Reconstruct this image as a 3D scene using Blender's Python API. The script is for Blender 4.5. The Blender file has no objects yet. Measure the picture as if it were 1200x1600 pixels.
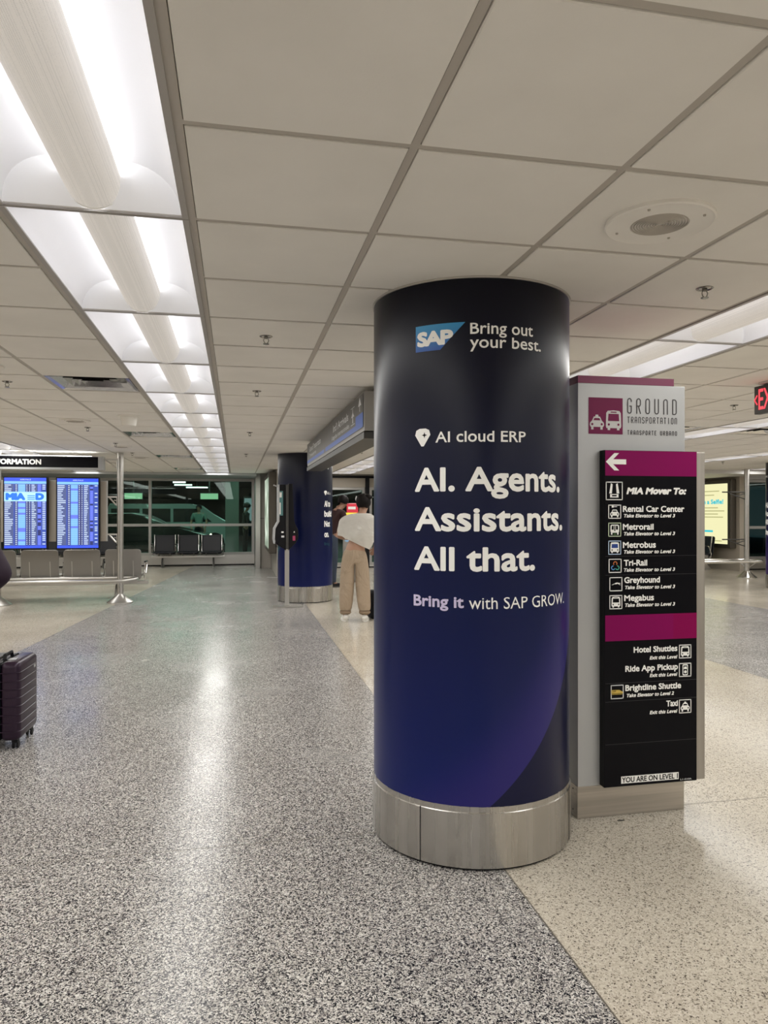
import bpy, bmesh, math, random
from mathutils import Vector, Matrix
from mathutils.geometry import delaunay_2d_cdt
random.seed(7)
S = bpy.context.scene
COL = S.collection
PI = math.pi

# ------------------------------------------------------------------ camera
EYE = 1.475
YAW = 0.2018
cam_d = bpy.data.cameras.new('camera')
cam_d.sensor_fit = 'VERTICAL'
cam_d.sensor_height = 36.0
cam_d.sensor_width = 27.0
cam_d.lens = 1129.0 / 1600.0 * 36.0
cam_d.clip_start = 0.05
cam_d.clip_end = 200
cam = bpy.data.objects.new('camera', cam_d)
COL.objects.link(cam)
cam.location = (0, 0, EYE)
cam.rotation_euler = (PI / 2, 0, -YAW)
S.camera = cam

# ------------------------------------------------------------------ world, light, exposure
S.view_settings.view_transform = 'Standard'
S.view_settings.look = 'None'
S.view_settings.gamma = 1.0
S.view_settings.use_curve_mapping = False
S.view_settings.exposure = 0.80
S.cycles.use_denoising = True
S.cycles.max_bounces = 8
S.cycles.diffuse_bounces = 5
S.cycles.glossy_bounces = 4
S.cycles.transmission_bounces = 4
S.cycles.transparent_max_bounces = 12
S.cycles.caustics_reflective = False
S.cycles.caustics_refractive = False
S.cycles.sample_clamp_indirect = 4.0

W = bpy.data.worlds.new('night')
S.world = W
W.use_nodes = True
W.node_tree.nodes['Background'].inputs[0].default_value = (0.010, 0.016, 0.02, 1)
W.node_tree.nodes['Background'].inputs[1].default_value = 1.0

T = 0.6096                      # ceiling module
GX, GY = -0.7523, 1.87          # a grid corner of the ceiling
CE = 2.45                       # ceiling height
ROWS = list(range(-4, 7))       # rows of luminaires, every five modules
ROW_L = 2.9                     # radiance of the lamps in the luminaire rows

def row_x(n): return GX + T * (5 * n + 0.5)
def row_span(n):
    return (GY - 27 * T, GY + 27 * T) if n < 4 else (GY - 27 * T, GY + 21 * T)

def area(name, loc, sx, sy, radiance, col=(1, 1, 1), rot=(0, 0, 0)):
    l = bpy.data.lights.new(name, 'AREA')
    l.shape = 'RECTANGLE'
    l.size, l.size_y = sx, sy
    l.energy = radiance * PI * sx * sy
    l.color = col
    o = bpy.data.objects.new(name, l)
    COL.objects.link(o)
    o.location = loc
    o.rotation_euler = rot
    return o

for n in ROWS:
    a, b = row_span(n)
    area('luminaire_row_light', (row_x(n), (a + b) / 2, CE - 0.012), 0.5, b - a, ROW_L, (1.0, 0.985, 0.94))
# the canopied kerb outside the glass: unseen area lights added to brighten it
area('kerb_fill', (-1.5, 24.5, 2.9), 8.0, 0.3, 9.0, (0.72, 1.0, 0.85))
area('kerb_fill', (-1.0, 30.0, 2.9), 14.0, 0.3, 8.0, (0.72, 1.0, 0.9))

area('kerb_fill', (-0.6, 21.4, 2.9), 5.0, 0.3, 3.0, (0.72, 1.0, 0.88))  # added fill, so the near side of the pillar is lit

# ------------------------------------------------------------------ helpers
def mat(name, col, rough=0.5, metal=0.0, emit=None, es=1.0, spec=None, coat=0.0):
    m = bpy.data.materials.new(name)
    m.use_nodes = True
    b = m.node_tree.nodes['Principled BSDF']
    b.inputs['Base Color'].default_value = (*col, 1)
    b.inputs['Roughness'].default_value = rough
    b.inputs['Metallic'].default_value = metal
    if spec is not None: b.inputs['Specular IOR Level'].default_value = spec
    if coat: b.inputs['Coat Weight'].default_value = coat
    if emit:
        b.inputs['Emission Color'].default_value = (*emit, 1)
        b.inputs['Emission Strength'].default_value = es
    return m

def nodes(m):
    nt = m.node_tree
    return nt.nodes, nt.links, nt.nodes['Principled BSDF']

def ramp(ns, stops, interp='LINEAR'):
    r = ns.new('ShaderNodeValToRGB')
    r.color_ramp.interpolation = interp
    els = r.color_ramp.elements
    while len(els) > 1: els.remove(els[-1])
    els[0].position = stops[0][0]
    els[0].color = (*stops[0][1], 1)
    for p, c in stops[1:]:
        e = els.new(p)
        e.color = (*c, 1)
    return r

def srgb(r, g, b):
    f = lambda v: (v / 255 / 12.92) if v / 255 <= 0.04045 else ((v / 255 + 0.055) / 1.055) ** 2.4
    return (f(r), f(g), f(b))

def link(o, parent=None):
    COL.objects.link(o)
    if parent is not None: o.parent = parent
    return o

def tag(o, label, cat, group=None, kind=None):
    if label: o['label'] = label
    if cat: o['category'] = cat
    if group: o['group'] = group
    if kind: o['kind'] = kind
    return o

def thing(name, label, cat, loc=(0, 0, 0), rz=0.0, group=None):
    o = bpy.data.objects.new(name, None)
    o.empty_display_size = 0.1
    COL.objects.link(o)
    o.location = loc
    o.rotation_euler = (0, 0, rz)
    return tag(o, label, cat, group)

class MB:
    """collects shapes; build() links them as ONE mesh object"""
    def __init__(s):
        s.bm = bmesh.new()
    def box(s, x0, x1, y0, y1, z0, z1, bev=0.0, seg=2, rot=None, mi=0):
        r = bmesh.ops.create_cube(s.bm, size=1.0)
        vs = r['verts']
        c = Vector(((x0 + x1) / 2, (y0 + y1) / 2, (z0 + z1) / 2))
        for v in vs:
            v.co = Vector((v.co.x * (x1 - x0), v.co.y * (y1 - y0), v.co.z * (z1 - z0)))
        fs = list({f for v in vs for f in v.link_faces})
        for f in fs: f.material_index = mi
        if bev:
            es = list({e for v in vs for e in v.link_edges})
            rr = bmesh.ops.bevel(s.bm, geom=es, offset=bev, segments=seg, affect='EDGES', profile=0.5)
            vs = list({v for f in rr['faces'] for v in f.verts} | {v for v in vs if v.is_valid})
        for v in vs:
            if rot is not None: v.co = rot @ v.co
            v.co += c
        return s
    def tube(s, pts, r, seg=10, closed=False, caps=True):
        pts = [Vector(p) for p in pts]
        n = len(pts)
        rs = r if isinstance(r, (list, tuple)) else [r] * n
        rings, ref = [], None
        for i in range(n):
            if closed: t = (pts[(i + 1) % n] - pts[i - 1])
            else: t = pts[min(i + 1, n - 1)] - pts[max(i - 1, 0)]
            t.normalize()
            if ref is None:
                ref = Vector((0, 0, 1)) if abs(t.z) < 0.9 else Vector((1, 0, 0))
            a = (ref - t * ref.dot(t))
            if a.length < 1e-4:
                ref = Vector((1, 0, 0)); a = ref - t * ref.dot(t)
            a.normalize()
            ref = a
            b = t.cross(a)
            rings.append([s.bm.verts.new(pts[i] + (a * math.cos(2 * PI * k / seg) + b * math.sin(2 * PI * k / seg)) * rs[i]) for k in range(seg)])
        m = n if closed else n - 1
        for i in range(m):
            A, B = rings[i], rings[(i + 1) % n]
            for k in range(seg):
                s.bm.faces.new((A[k], A[(k + 1) % seg], B[(k + 1) % seg], B[k])).smooth = True
        if caps and not closed:
            s.bm.faces.new(rings[0][::-1]); s.bm.faces.new(rings[-1])
        return s
    def lathe(s, prof, seg=48, c=(0, 0), a0=0.0, a1=2 * PI, cap=True):
        full = abs(a1 - a0 - 2 * PI) < 1e-6
        N = seg if full else seg + 1
        rings = []
        for r, z in prof:
            rings.append([s.bm.verts.new((c[0] + r * math.sin(a0 + (a1 - a0) * k / seg), c[1] - r * math.cos(a0 + (a1 - a0) * k / seg), z)) for k in range(N)])
        for i in range(len(rings) - 1):
            for k in range(seg):
                A, B = rings[i], rings[i + 1]
                k2 = (k + 1) % N
                s.bm.faces.new((A[k], A[k2], B[k2], B[k])).smooth = True
        if cap and full:
            for q in (0, -1):
                if prof[q][0] > 1e-4: s.bm.faces.new(rings[q])
        return s
    def prism(s, poly, d0, d1, axis='y', bev=0.0, seg=2):
        """poly of (u,v) pairs; axis y: (x,z) extruded along y; x: (y,z); z: (x,y)"""
        def P(u, v, d):
            return {'y': (u, d, v), 'x': (d, u, v), 'z': (u, v, d)}[axis]
        a = [s.bm.verts.new(P(u, v, d0)) for u, v in poly]
        b = [s.bm.verts.new(P(u, v, d1)) for u, v in poly]
        n = len(poly)
        f0 = s.bm.faces.new(a); f1 = s.bm.faces.new(b[::-1])
        for i in range(n):
            s.bm.faces.new((a[i], b[i], b[(i + 1) % n], a[(i + 1) % n]))
        if bev:
            es = list(set(f0.edges) | set(f1.edges))
            bmesh.ops.bevel(s.bm, geom=es, offset=bev, segments=seg, affect='EDGES', profile=0.5)
        return s
    def quad(s, *p, mi=0):
        f = s.bm.faces.new([s.bm.verts.new(q) for q in p])
        f.material_index = mi
        return s
    def flat(s, polys, y):
        """filled flat polygons in the x-z plane at depth y, facing -Y"""
        if len(polys) > 1:
            P, F = [], []
            for p in polys:
                F.append(tuple(range(len(P), len(P) + len(p)))); P += p
            P, F = union2d(P, F)
            vs = [s.bm.verts.new((u, y, v)) for u, v in P]
            for f in F: s.bm.faces.new([vs[i] for i in f])
            return s
        for p in polys:
            s.bm.faces.new([s.bm.verts.new((u, y, v)) for u, v in p])
        return s
    def xf(s, M):
        bmesh.ops.transform(s.bm, matrix=M, verts=s.bm.verts)
        return s
    def build(s, name, m, parent=None, smooth=False, normals=True, loc=None):
        if normals: bmesh.ops.recalc_face_normals(s.bm, faces=s.bm.faces)
        me = bpy.data.meshes.new(name)
        s.bm.to_mesh(me); s.bm.free()
        for k in (m if isinstance(m, (list, tuple)) else [m]): me.materials.append(k)
        if smooth:
            for p in me.polygons: p.use_smooth = True
            me.set_sharp_from_angle(angle=0.7)
        else:
            if any(p.use_smooth for p in me.polygons): me.set_sharp_from_angle(angle=0.7)
        o = bpy.data.objects.new(name, me)
        link(o, parent)
        if loc: o.location = loc
        return o

def struct(o): o['kind'] = 'structure'; return o

def copy_tree(o, parent=None):
    c = o.copy(); COL.objects.link(c)
    if parent is not None: c.parent = parent
    for ch in list(o.children): copy_tree(ch, c)
    return c

# text as filled outlines -------------------------------------------------
_cap = {}
def text_raw(body, shear=0.0, space=1.0, res=3):
    cu = bpy.data.curves.new('t', 'FONT')
    cu.body = body; cu.size = 1.0; cu.shear = shear; cu.space_character = space
    cu.resolution_u = res
    cu.fill_mode = 'FRONT'
    o = bpy.data.objects.new('t', cu)
    me = o.to_mesh()
    vs = [(v.co.x, v.co.y) for v in me.vertices]
    fs = [tuple(p.vertices) for p in me.polygons]
    o.to_mesh_clear()
    bpy.data.objects.remove(o); bpy.data.curves.remove(cu)
    return vs, fs
_ys = [v[1] for v in text_raw('H')[0]]
CAP0, CAP1 = min(_ys), max(_ys)
XH = (max(v[1] for v in text_raw('x')[0]) - CAP0) / (CAP1 - CAP0)

def text_words(body, x0, x1, base, cap, bold=0.0, shear=0.0, space=1.0, xh=None):
    """outlines of every word of a line, fitted between x0 and x1; bold is added round the outline (share of the cap height)"""
    words, raw, px = body.split(' '), [], 0.0
    full, _ = text_raw(body, 0.0, space)
    pos = 0
    for w in words:
        pre = body[:pos + len(w)]
        vs, fs = text_raw(w, 0.0, space)
        fv, _ = text_raw(pre, 0.0, space)
        dx = max(v[0] for v in fv) - max(v[0] for v in vs)
        raw.append(([(x + dx, (y - CAP0) / (CAP1 - CAP0)) for x, y in vs], fs))
        pos += len(w) + 1
    if xh:
        k = lambda y: y if y < 0 else (y * xh / XH if y < XH else xh + (y - XH) * (1 - xh) / (1 - XH) if y < 1 else y)
        raw = [([(x, k(y)) for x, y in vs], fs) for vs, fs in raw]
    allx = [x for vs, _ in raw for x, _y in vs]
    mn, mx = min(allx), max(allx)
    d = bold * cap
    sh = shear * cap
    sx = (x1 - x0 - 2 * d - (sh if shear else 0)) / (mx - mn)
    ch = cap - 2 * d
    out = []
    for vs, fs in raw:
        P = [(x0 + d + (x - mn) * sx + y * sh, base + d + y * ch) for x, y in vs]
        F = list(fs)
        if d > 0:
            cnt = {}
            for f in fs:
                for k2 in range(len(f)):
                    e = tuple(sorted((f[k2], f[(k2 + 1) % len(f)])))
                    cnt[e] = cnt.get(e, 0) + 1
            edge = [e for e, c in cnt.items() if c == 1]
            seen = set()
            n0 = len(vs)
            for i, j in edge:
                (ax, ay), (bx, by) = P[i], P[j]
                L = math.hypot(bx - ax, by - ay)
                if L > 1e-7:
                    nx, ny = -(by - ay) / L * d, (bx - ax) / L * d
                    q = len(P)
                    P += [(ax - nx, ay - ny), (bx - nx, by - ny), (bx + nx, by + ny), (ax + nx, ay + ny)]
                    F.append((q, q + 1, q + 2, q + 3))
                for v in (i, j):
                    if v not in seen:
                        seen.add(v)
                        q = len(P)
                        P += [(P[v][0] + d * math.cos(PI / 4 * k3), P[v][1] + d * math.sin(PI / 4 * k3)) for k3 in range(8)]
                        F.append(tuple(range(q, q + 8)))
        out.append(union2d(P, F) if d > 0 else (P, F))
    return out

def union2d(P, F):
    """merge overlapping flat polygons into one clean outline"""
    K = 100.0
    area2 = lambda f: sum(P[f[q]][0] * P[f[(q + 1) % len(f)]][1] - P[f[(q + 1) % len(f)]][0] * P[f[q]][1] for q in range(len(f)))
    F = [tuple(f) if area2(f) > 0 else tuple(f)[::-1] for f in F if abs(area2(f)) > 1e-12]
    r = delaunay_2d_cdt([Vector((x * K, y * K)) for x, y in P], [], F, 1, 1e-5)
    return [(v.x / K, v.y / K) for v in r[0]], [tuple(f) for f, src in zip(r[2], r[5]) if len(src)]

def text_plane(name, body, x0, x1, base, cap, y, m, parent, **k):
    """lettering on a plane facing -Y"""
    res = []
    for vs, fs in text_words(body, x0, x1, base, cap, **k):
        me = bpy.data.meshes.new(name)
        me.from_pydata([(u, y, v) for u, v in vs], [], fs)
        me.materials.append(m)
        res.append(link(bpy.data.objects.new(name, me), parent))
    return res

def wrap_mesh(name, vs, fs, c, R, m, parent, step=0.012):
    bm = bmesh.new()
    bv = [bm.verts.new((u, v, 0)) for u, v in vs]
    for f in fs:
        try: bm.faces.new([bv[i] for i in f])
        except ValueError: pass
    u = min(v[0] for v in vs) + step * 0.37
    mx = max(v[0] for v in vs)
    while u < mx:
        bmesh.ops.bisect_plane(bm, geom=bm.verts[:] + bm.edges[:] + bm.faces[:], plane_co=(u, 0, 0), plane_no=(1, 0, 0))
        u += step
    bmesh.ops.triangulate(bm, faces=bm.faces)
    for v in bm.verts:
        a = v.co.x / R
        v.co = Vector((c[0] + R * math.sin(a), c[1] - R * math.cos(a), v.co.y))
    for f in bm.faces: f.smooth = True
    me = bpy.data.meshes.new(name)
    bm.to_mesh(me); bm.free()
    me.materials.append(m)
    return link(bpy.data.objects.new(name, me), parent)

def rrect(x0, z0, x1, z1, r, n=4):
    out = []
    for cx, cz, a in ((x1 - r, z1 - r, 0), (x0 + r, z1 - r, 90), (x0 + r, z0 + r, 180), (x1 - r, z0 + r, 270)):
        for k in range(n + 1):
            t = math.radians(a + 90 * k / n)
            out.append((cx + r * math.cos(t), cz + r * math.sin(t)))
    return out

def disc(cx, cz, r, n=14, rz=None):
    rz = rz or r
    return [(cx + r * math.cos(2 * PI * k / n), cz + rz * math.sin(2 * PI * k / n)) for k in range(n)]

# ------------------------------------------------------------------ materials
M = {}
# ceiling panels: faintly mottled mineral fibre
m = M['panel'] = mat('ceiling_panel', (0.75, 0.72, 0.66), 0.9, spec=0.2)
ns, lk, b = nodes(m)
tc = ns.new('ShaderNodeTexCoord')
nz = ns.new('ShaderNodeTexNoise'); nz.inputs['Scale'].default_value = 3.0; nz.inputs['Detail'].default_value = 3
r = ramp(ns, [(0.3, (0.83, 0.81, 0.77)), (0.7, (0.88, 0.86, 0.82))])
lk.new(tc.outputs['Object'], nz.inputs['Vector']); lk.new(nz.outputs['Fac'], r.inputs['Fac']); lk.new(r.outputs['Color'], b.inputs['Base Color'])
n2 = ns.new('ShaderNodeTexNoise'); n2.inputs['Scale'].default_value = 220; n2.inputs['Detail'].default_value = 2
bp = ns.new('ShaderNodeBump'); bp.inputs['Strength'].default_value = 0.12; bp.inputs['Distance'].default_value = 0.002
lk.new(tc.outputs['Object'], n2.inputs['Vector']); lk.new(n2.outputs['Fac'], bp.inputs['Height']); lk.new(bp.outputs['Normal'], b.inputs['Normal'])
M['tbar'] = mat('ceiling_grid_bar', (0.50, 0.465, 0.42), 0.6)
M['plenum'] = mat('ceiling_void', (0.05, 0.05, 0.05), 0.9)
M['fix_frame'] = mat('fixture_frame', (0.42, 0.40, 0.38), 0.5)
M['reflector'] = mat('fixture_reflector', (0.86, 0.86, 0.88), 0.55, emit=(0.93, 0.94, 1.0), es=0.05)  # weak glow added to the surface on top of the tube light
M['end_plate'] = mat('fixture_end_plate', (0.80, 0.80, 0.80), 0.6, emit=(0.95, 0.95, 1.0), es=0.12)  # plain plate, given a glow of its own to look lit
M['tube'] = mat('fluorescent_tube', (0.9, 0.9, 0.9), 0.5, emit=(0.93, 0.95, 1.0), es=4.6)
# perforated basket
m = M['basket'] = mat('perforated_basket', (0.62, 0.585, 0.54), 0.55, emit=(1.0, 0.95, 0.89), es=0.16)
ns, lk, b = nodes(m)
tc = ns.new('ShaderNodeTexCoord')
vo = ns.new('ShaderNodeTexVoronoi'); vo.inputs['Scale'].default_value = 210; vo.inputs['Randomness'].default_value = 0.15
r = ramp(ns, [(0.28, (0.52, 0.50, 0.465)), (0.42, (0.70, 0.67, 0.63))])
lk.new(tc.outputs['Object'], vo.inputs['Vector']); lk.new(vo.outputs['Distance'], r.inputs['Fac']); lk.new(r.outputs['Color'], b.inputs['Base Color'])

def terrazzo(name, cells, fine, rough):
    m = mat(name, (0.4, 0.4, 0.4), rough, spec=0.22)
    ns, lk, b = nodes(m)
    tc = ns.new('ShaderNodeTexCoord')
    mp = ns.new('ShaderNodeMapping')
    lk.new(tc.outputs['Object'], mp.inputs['Vector'])
    def layer(scale, stops):
        v = ns.new('ShaderNodeTexVoronoi'); v.inputs['Scale'].default_value = scale
        v.voronoi_dimensions = '2D'
        lk.new(mp.outputs['Vector'], v.inputs['Vector'])
        sp = ns.new('ShaderNodeSeparateColor')
        lk.new(v.outputs['Color'], sp.inputs['Color'])
        r = ramp(ns, stops, 'CONSTANT')
        lk.new(sp.outputs['Red'], r.inputs['Fac'])
        return r.outputs['Color'], sp.outputs['Green']
    a, _ = layer(cells[0], cells[1])
    c, g = layer(fine[0], fine[1])
    sel = ramp(ns, [(0.0, (0, 0, 0)), (fine[2], (1, 1, 1))], 'CONSTANT')
    lk.new(g, sel.inputs['Fac'])
    mx = ns.new('ShaderNodeMix'); mx.data_type = 'RGBA'
    lk.new(sel.outputs['Color'], mx.inputs['Factor']); lk.new(c, mx.inputs['A']); lk.new(a, mx.inputs['B'])
    # wide soft mottling of the slab
    nz = ns.new('ShaderNodeTexNoise'); nz.inputs['Scale'].default_value = 1.3; nz.inputs['Detail'].default_value = 4
    lk.new(mp.outputs['Vector'], nz.inputs['Vector'])
    r2 = ramp(ns, [(0.3, (0.9, 0.9, 0.9)), (0.7, (1.04, 1.04, 1.04))])
    lk.new(nz.outputs['Fac'], r2.inputs['Fac'])
    mu = ns.new('ShaderNodeMix'); mu.data_type = 'RGBA'; mu.blend_type = 'MULTIPLY'; mu.inputs['Factor'].default_value = 1
    lk.new(mx.outputs['Result'], mu.inputs['A']); lk.new(r2.outputs['Color'], mu.inputs['B'])
    lk.new(mu.outputs['Result'], b.inputs['Base Color'])
    n4 = ns.new('ShaderNodeTexNoise'); n4.inputs['Scale'].default_value = 2.2; n4.inputs['Detail'].default_value = 1
    lk.new(mp.outputs['Vector'], n4.inputs['Vector'])
    bp = ns.new('ShaderNodeBump'); bp.inputs['Strength'].default_value = 0.25; bp.inputs['Distance'].default_value = 0.004
    lk.new(n4.outputs['Fac'], bp.inputs['Height']); lk.new(bp.outputs['Normal'], b.inputs['Normal'])
    r3 = ramp(ns, [(0.3, (rough * 0.8,) * 3), (0.7, (rough * 1.25,) * 3)])
    lk.new(nz.outputs['Fac'], r3.inputs['Fac']); lk.new(r3.outputs['Color'], b.inputs['Roughness'])
    return m
dk, md, lt, wh = (0.016, 0.016, 0.021), (0.15, 0.14, 0.145), (0.49, 0.46, 0.43), (0.72, 0.70, 0.67)
M['floor_grey'] = terrazzo('terrazzo_grey', (165, [(0, dk), (0.22, md), (0.40, (0.33, 0.31, 0.29)), (0.58, lt), (0.82, wh)]),
                           (290, [(0, dk), (0.3, md), (0.5, lt), (0.8, wh)], 0.45), 0.235)
bl, bb, bk = (0.62, 0.565, 0.475), (0.52, 0.465, 0.38), (0.12, 0.10, 0.08)
M['floor_beige'] = terrazzo('terrazzo_beige', (150, [(0, bk), (0.045, (0.30, 0.26, 0.21)), (0.13, bb), (0.45, bl), (0.86, (0.70, 0.65, 0.56))]),
                            (280, [(0, bk), (0.10, (0.34, 0.30, 0.24)), (0.22, bb), (0.5, bl)], 0.4), 0.17)
M['seam'] = mat('floor_divider_strip', (0.20, 0.18, 0.15), 0.35, 0.3)

def brushed(name, col, rough, scale=(60, 60, 0.8), lo=0.82, hi=1.1, metal=0.95):
    m = mat(name, col, rough, metal)
    ns, lk, b = nodes(m)
    tc = ns.new('ShaderNodeTexCoord'); mp = ns.new('ShaderNodeMapping'); mp.inputs['Scale'].default_value = scale
    nz = ns.new('ShaderNodeTexNoise'); nz.inputs['Scale'].default_value = 1; nz.inputs['Detail'].default_value = 3
    lk.new(tc.outputs['Object'], mp.inputs['Vector']); lk.new(mp.outputs['Vector'], nz.inputs['Vector'])
    r = ramp(ns, [(0.3, tuple(c * lo for c in col)), (0.7, tuple(min(c * hi, 1) for c in col))])
    lk.new(nz.outputs['Fac'], r.inputs['Fac']); lk.new(r.outputs['Color'], b.inputs['Base Color'])
    r2 = ramp(ns, [(0.3, (rough * 0.8,) * 3), (0.7, (rough * 1.2,) * 3)])
    lk.new(nz.outputs['Fac'], r2.inputs['Fac']); lk.new(r2.outputs['Color'], b.inputs['Roughness'])
    return m
M['steel'] = brushed('brushed_steel', (0.50, 0.48, 0.45), 0.27, (22, 22, 0.5), lo=0.9, hi=1.06)
M['steel_plain'] = mat('satin_steel', (0.58, 0.565, 0.54), 0.32, 0.95)
M['chrome'] = mat('polished_steel', (0.72, 0.71, 0.69), 0.16, 1.0)
M['alu'] = mat('aluminium_frame', (0.46, 0.455, 0.44), 0.42, 0.6)
M['silver'] = brushed('silver_paint', (0.47, 0.48, 0.49), 0.42, (2, 2, 0.5), 0.94, 1.05, metal=0.25)
M['silver_dark'] = mat('silver_edge', (0.33, 0.32, 0.305), 0.45, 0.4)
M['magenta'] = mat('magenta_vinyl', srgb(132, 8, 86), 0.4, spec=0.12)
M['plum'] = mat('plum_enamel', srgb(124, 26, 78), 0.4)
M['plum_print'] = mat('plum_print', srgb(116, 26, 74), 0.45, spec=0.2)
M['black'] = mat('black_acrylic', (0.004, 0.004, 0.006), 0.25, spec=0.10)
M['black_soft'] = mat('black_satin', (0.007, 0.007, 0.009), 0.45, spec=0.2)
M['dark'] = mat('dark_grey_metal', (0.06, 0.058, 0.055), 0.45, 0.3)
M['white'] = mat('white_vinyl', (0.95, 0.95, 0.93), 0.5)
M['grey_print'] = mat('grey_print', (0.05, 0.045, 0.05), 0.5)
M['lilac'] = mat('lilac_vinyl', (0.62, 0.56, 0.78), 0.5)
M['beige_panel'] = mat('beige_laminate', (0.42, 0.375, 0.315), 0.6)
M['wall'] = mat('wall_panel', (0.40, 0.37, 0.33), 0.55)
M['wall_white'] = mat('white_soffit', (0.72, 0.71, 0.69), 0.6)
M['wall_dark'] = mat('dim_wall', (0.22, 0.21, 0.20), 0.7)

# green-tinted architectural glass: mostly see-through, a little mirror
m = M['glass'] = bpy.data.materials.new('tinted_glass'); m.use_nodes = True
nt = m.node_tree; nt.nodes.clear()
out = nt.nodes.new('ShaderNodeOutputMaterial'); mxs = nt.nodes.new('ShaderNodeMixShader')
tr = nt.nodes.new('ShaderNodeBsdfTransparent'); tr.inputs['Color'].default_value = (0.42, 0.66, 0.56, 1)
gl = nt.nodes.new('ShaderNodeBsdfGlossy'); gl.inputs['Roughness'].default_value = 0.01; gl.inputs['Color'].default_value = (0.75, 0.9, 0.85, 1)
fr = nt.nodes.new('ShaderNodeFresnel'); fr.inputs['IOR'].default_value = 1.5
nt.links.new(fr.outputs[0], mxs.inputs[0]); nt.links.new(tr.outputs[0], mxs.inputs[1]); nt.links.new(gl.outputs[0], mxs.inputs[2]); nt.links.new(mxs.outputs[0], out.inputs[0])

def emit_mat(name, col, s):
    return mat(name, (0.02, 0.02, 0.02), 0.4, emit=col, es=s)

# ------------------------------------------------------------------ floor
XL0, XL1 = -12.5, 22.5
YB, YF = -15.2, 20.75
fb = MB()
def lb(y): return -2.27 + 0.0929 * (y - 8.05)       # slanting left edge of the grey band
def fl(p, mi): fb.quad(*[(x, y, 0) for x, y in p], mi=mi)
fl([(XL0, YB), (lb(YB), YB), (lb(YF), YF), (XL0, YF)], 1)
fl([(lb(YB), YB), (1.085, YB), (1.085, YF), (lb(YF), YF)], 0)
fl([(1.085, YB), (4.6, YB), (4.6, YF), (1.085, YF)], 1)
fl([(4.6, YB), (7.9, YB), (7.9, YF), (4.6, YF)], 0)
fl([(7.9, YB), (XL1, YB), (XL1, YF), (7.9, YF)], 1)
zs = 0.0006
def strip(x0, y0, x1, y1, w):
    d = Vector((x1 - x0, y1 - y0)).normalized(); nx, ny = -d.y * w / 2, d.x * w / 2
    fb.quad((x0 + nx, y0 + ny, zs), (x1 + nx, y1 + ny, zs), (x1 - nx, y1 - ny, zs), (x0 - nx, y0 - ny, zs), mi=2)
for y in (0.09, 3.265, 6.44, 9.69, 12.9, 16.1):
    strip(XL0, y, XL1, y, 0.004)
strip(1.085, YB, 1.085, YF, 0.006); strip(4.6, YB, 4.6, YF, 0.005); strip(lb(YB), YB, lb(YF), YF, 0.005)
struct(fb.build('floor', [M['floor_grey'], M['floor_beige'], M['seam']], normals=False))

# ------------------------------------------------------------------ ceiling
I0, I1, J0, J1 = -19, 38, -28, 27
vents = [(-1, 6), (-1, 12), (-1, 18), (-1, 24), (9, 9), (11, 9)]
is_light = lambda i: i % 5 == 0
cb = bmesh.new()
def panel(x0, x1, y0, y1, zb, zt, g, ch):
    lo = [(x0 + g + ch, y0 + g + ch), (x1 - g - ch, y0 + g + ch), (x1 - g - ch, y1 - g - ch), (x0 + g + ch, y1 - g - ch)]
    hi = [(x0 + g, y0 + g), (x1 - g, y0 + g), (x1 - g, y1 - g), (x0 + g, y1 - g)]
    a = [cb.verts.new((x, y, zb)) for x, y in lo]
    b2 = [cb.verts.new((x, y, zb + ch)) for x, y in hi]
    t = [cb.verts.new((x, y, zt)) for x, y in hi]
    cb.faces.new(a[::-1])
    for k in range(4):
        k2 = (k + 1) % 4
        cb.faces.new((a[k], a[k2], b2[k2], b2[k])); cb.faces.new((b2[k], b2[k2], t[k2], t[k]))
for i in range(I0, I1):
    if is_light(i): continue
    for j in range(J0, J1):
        if (i, j) in vents: continue
        panel(GX + T * i, GX + T * (i + 1), GY + T * j, GY + T * (j + 1), CE - 0.005, CE + 0.01, 0.0145, 0.0025)
me = bpy.data.meshes.new('ceiling'); cb.to_mesh(me); cb.free(); me.materials.append(M['panel'])
ceil = struct(link(bpy.data.objects.new('ceiling', me)))
gb = MB()
X0, X1, Y0, Y1 = GX + T * I0, GX + T * I1, GY + T * J0, GY + T * J1
for i in range(I0, I1 + 1):
    x = GX + T * i
    gb.box(x - 0.012, x + 0.012, Y0, Y1, CE + 0.0005, CE + 0.02)
for j in range(J0, J1 + 1):
    y = GY + T * j
    for i in range(I0, I1):
        if is_light(i) and (j % 2 == 0): continue
        gb.box(GX + T * i + 0.012, GX + T * (i + 1) - 0.012, y - 0.012, y + 0.012, CE + 0.0005, CE + 0.02)
struct(gb.build('trim_1', M['tbar']))
pb = MB(); pb.box(X0 - 0.1, X1 + 0.1, Y0 - 0.1, Y1, CE + 0.26, CE + 0.30)
struct(pb.build('ceiling_slab', M['plenum']))

# ------------------------------------------------------------------ walls
wb = MB(); wb.box(XL0 - 0.2, XL0, YB, YF, 0, 2.75); struct(wb.build('wall_left', M['wall']))
wb = MB(); wb.box(XL1, XL1 + 0.2, YB, 16.2, 0, 2.75); struct(wb.build('wall_right', M['wall']))
wb = MB(); wb.box(XL0, XL1, YB - 0.2, YB, 0, 2.75); struct(wb.build('wall_rear', M['wall']))
# soffit in front of the glass
wb = MB(); wb.box(XL0, 0.50, 18.34, 20.55, 2.392, 2.72); struct(wb.build('trim_2', M['silver']))
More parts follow.
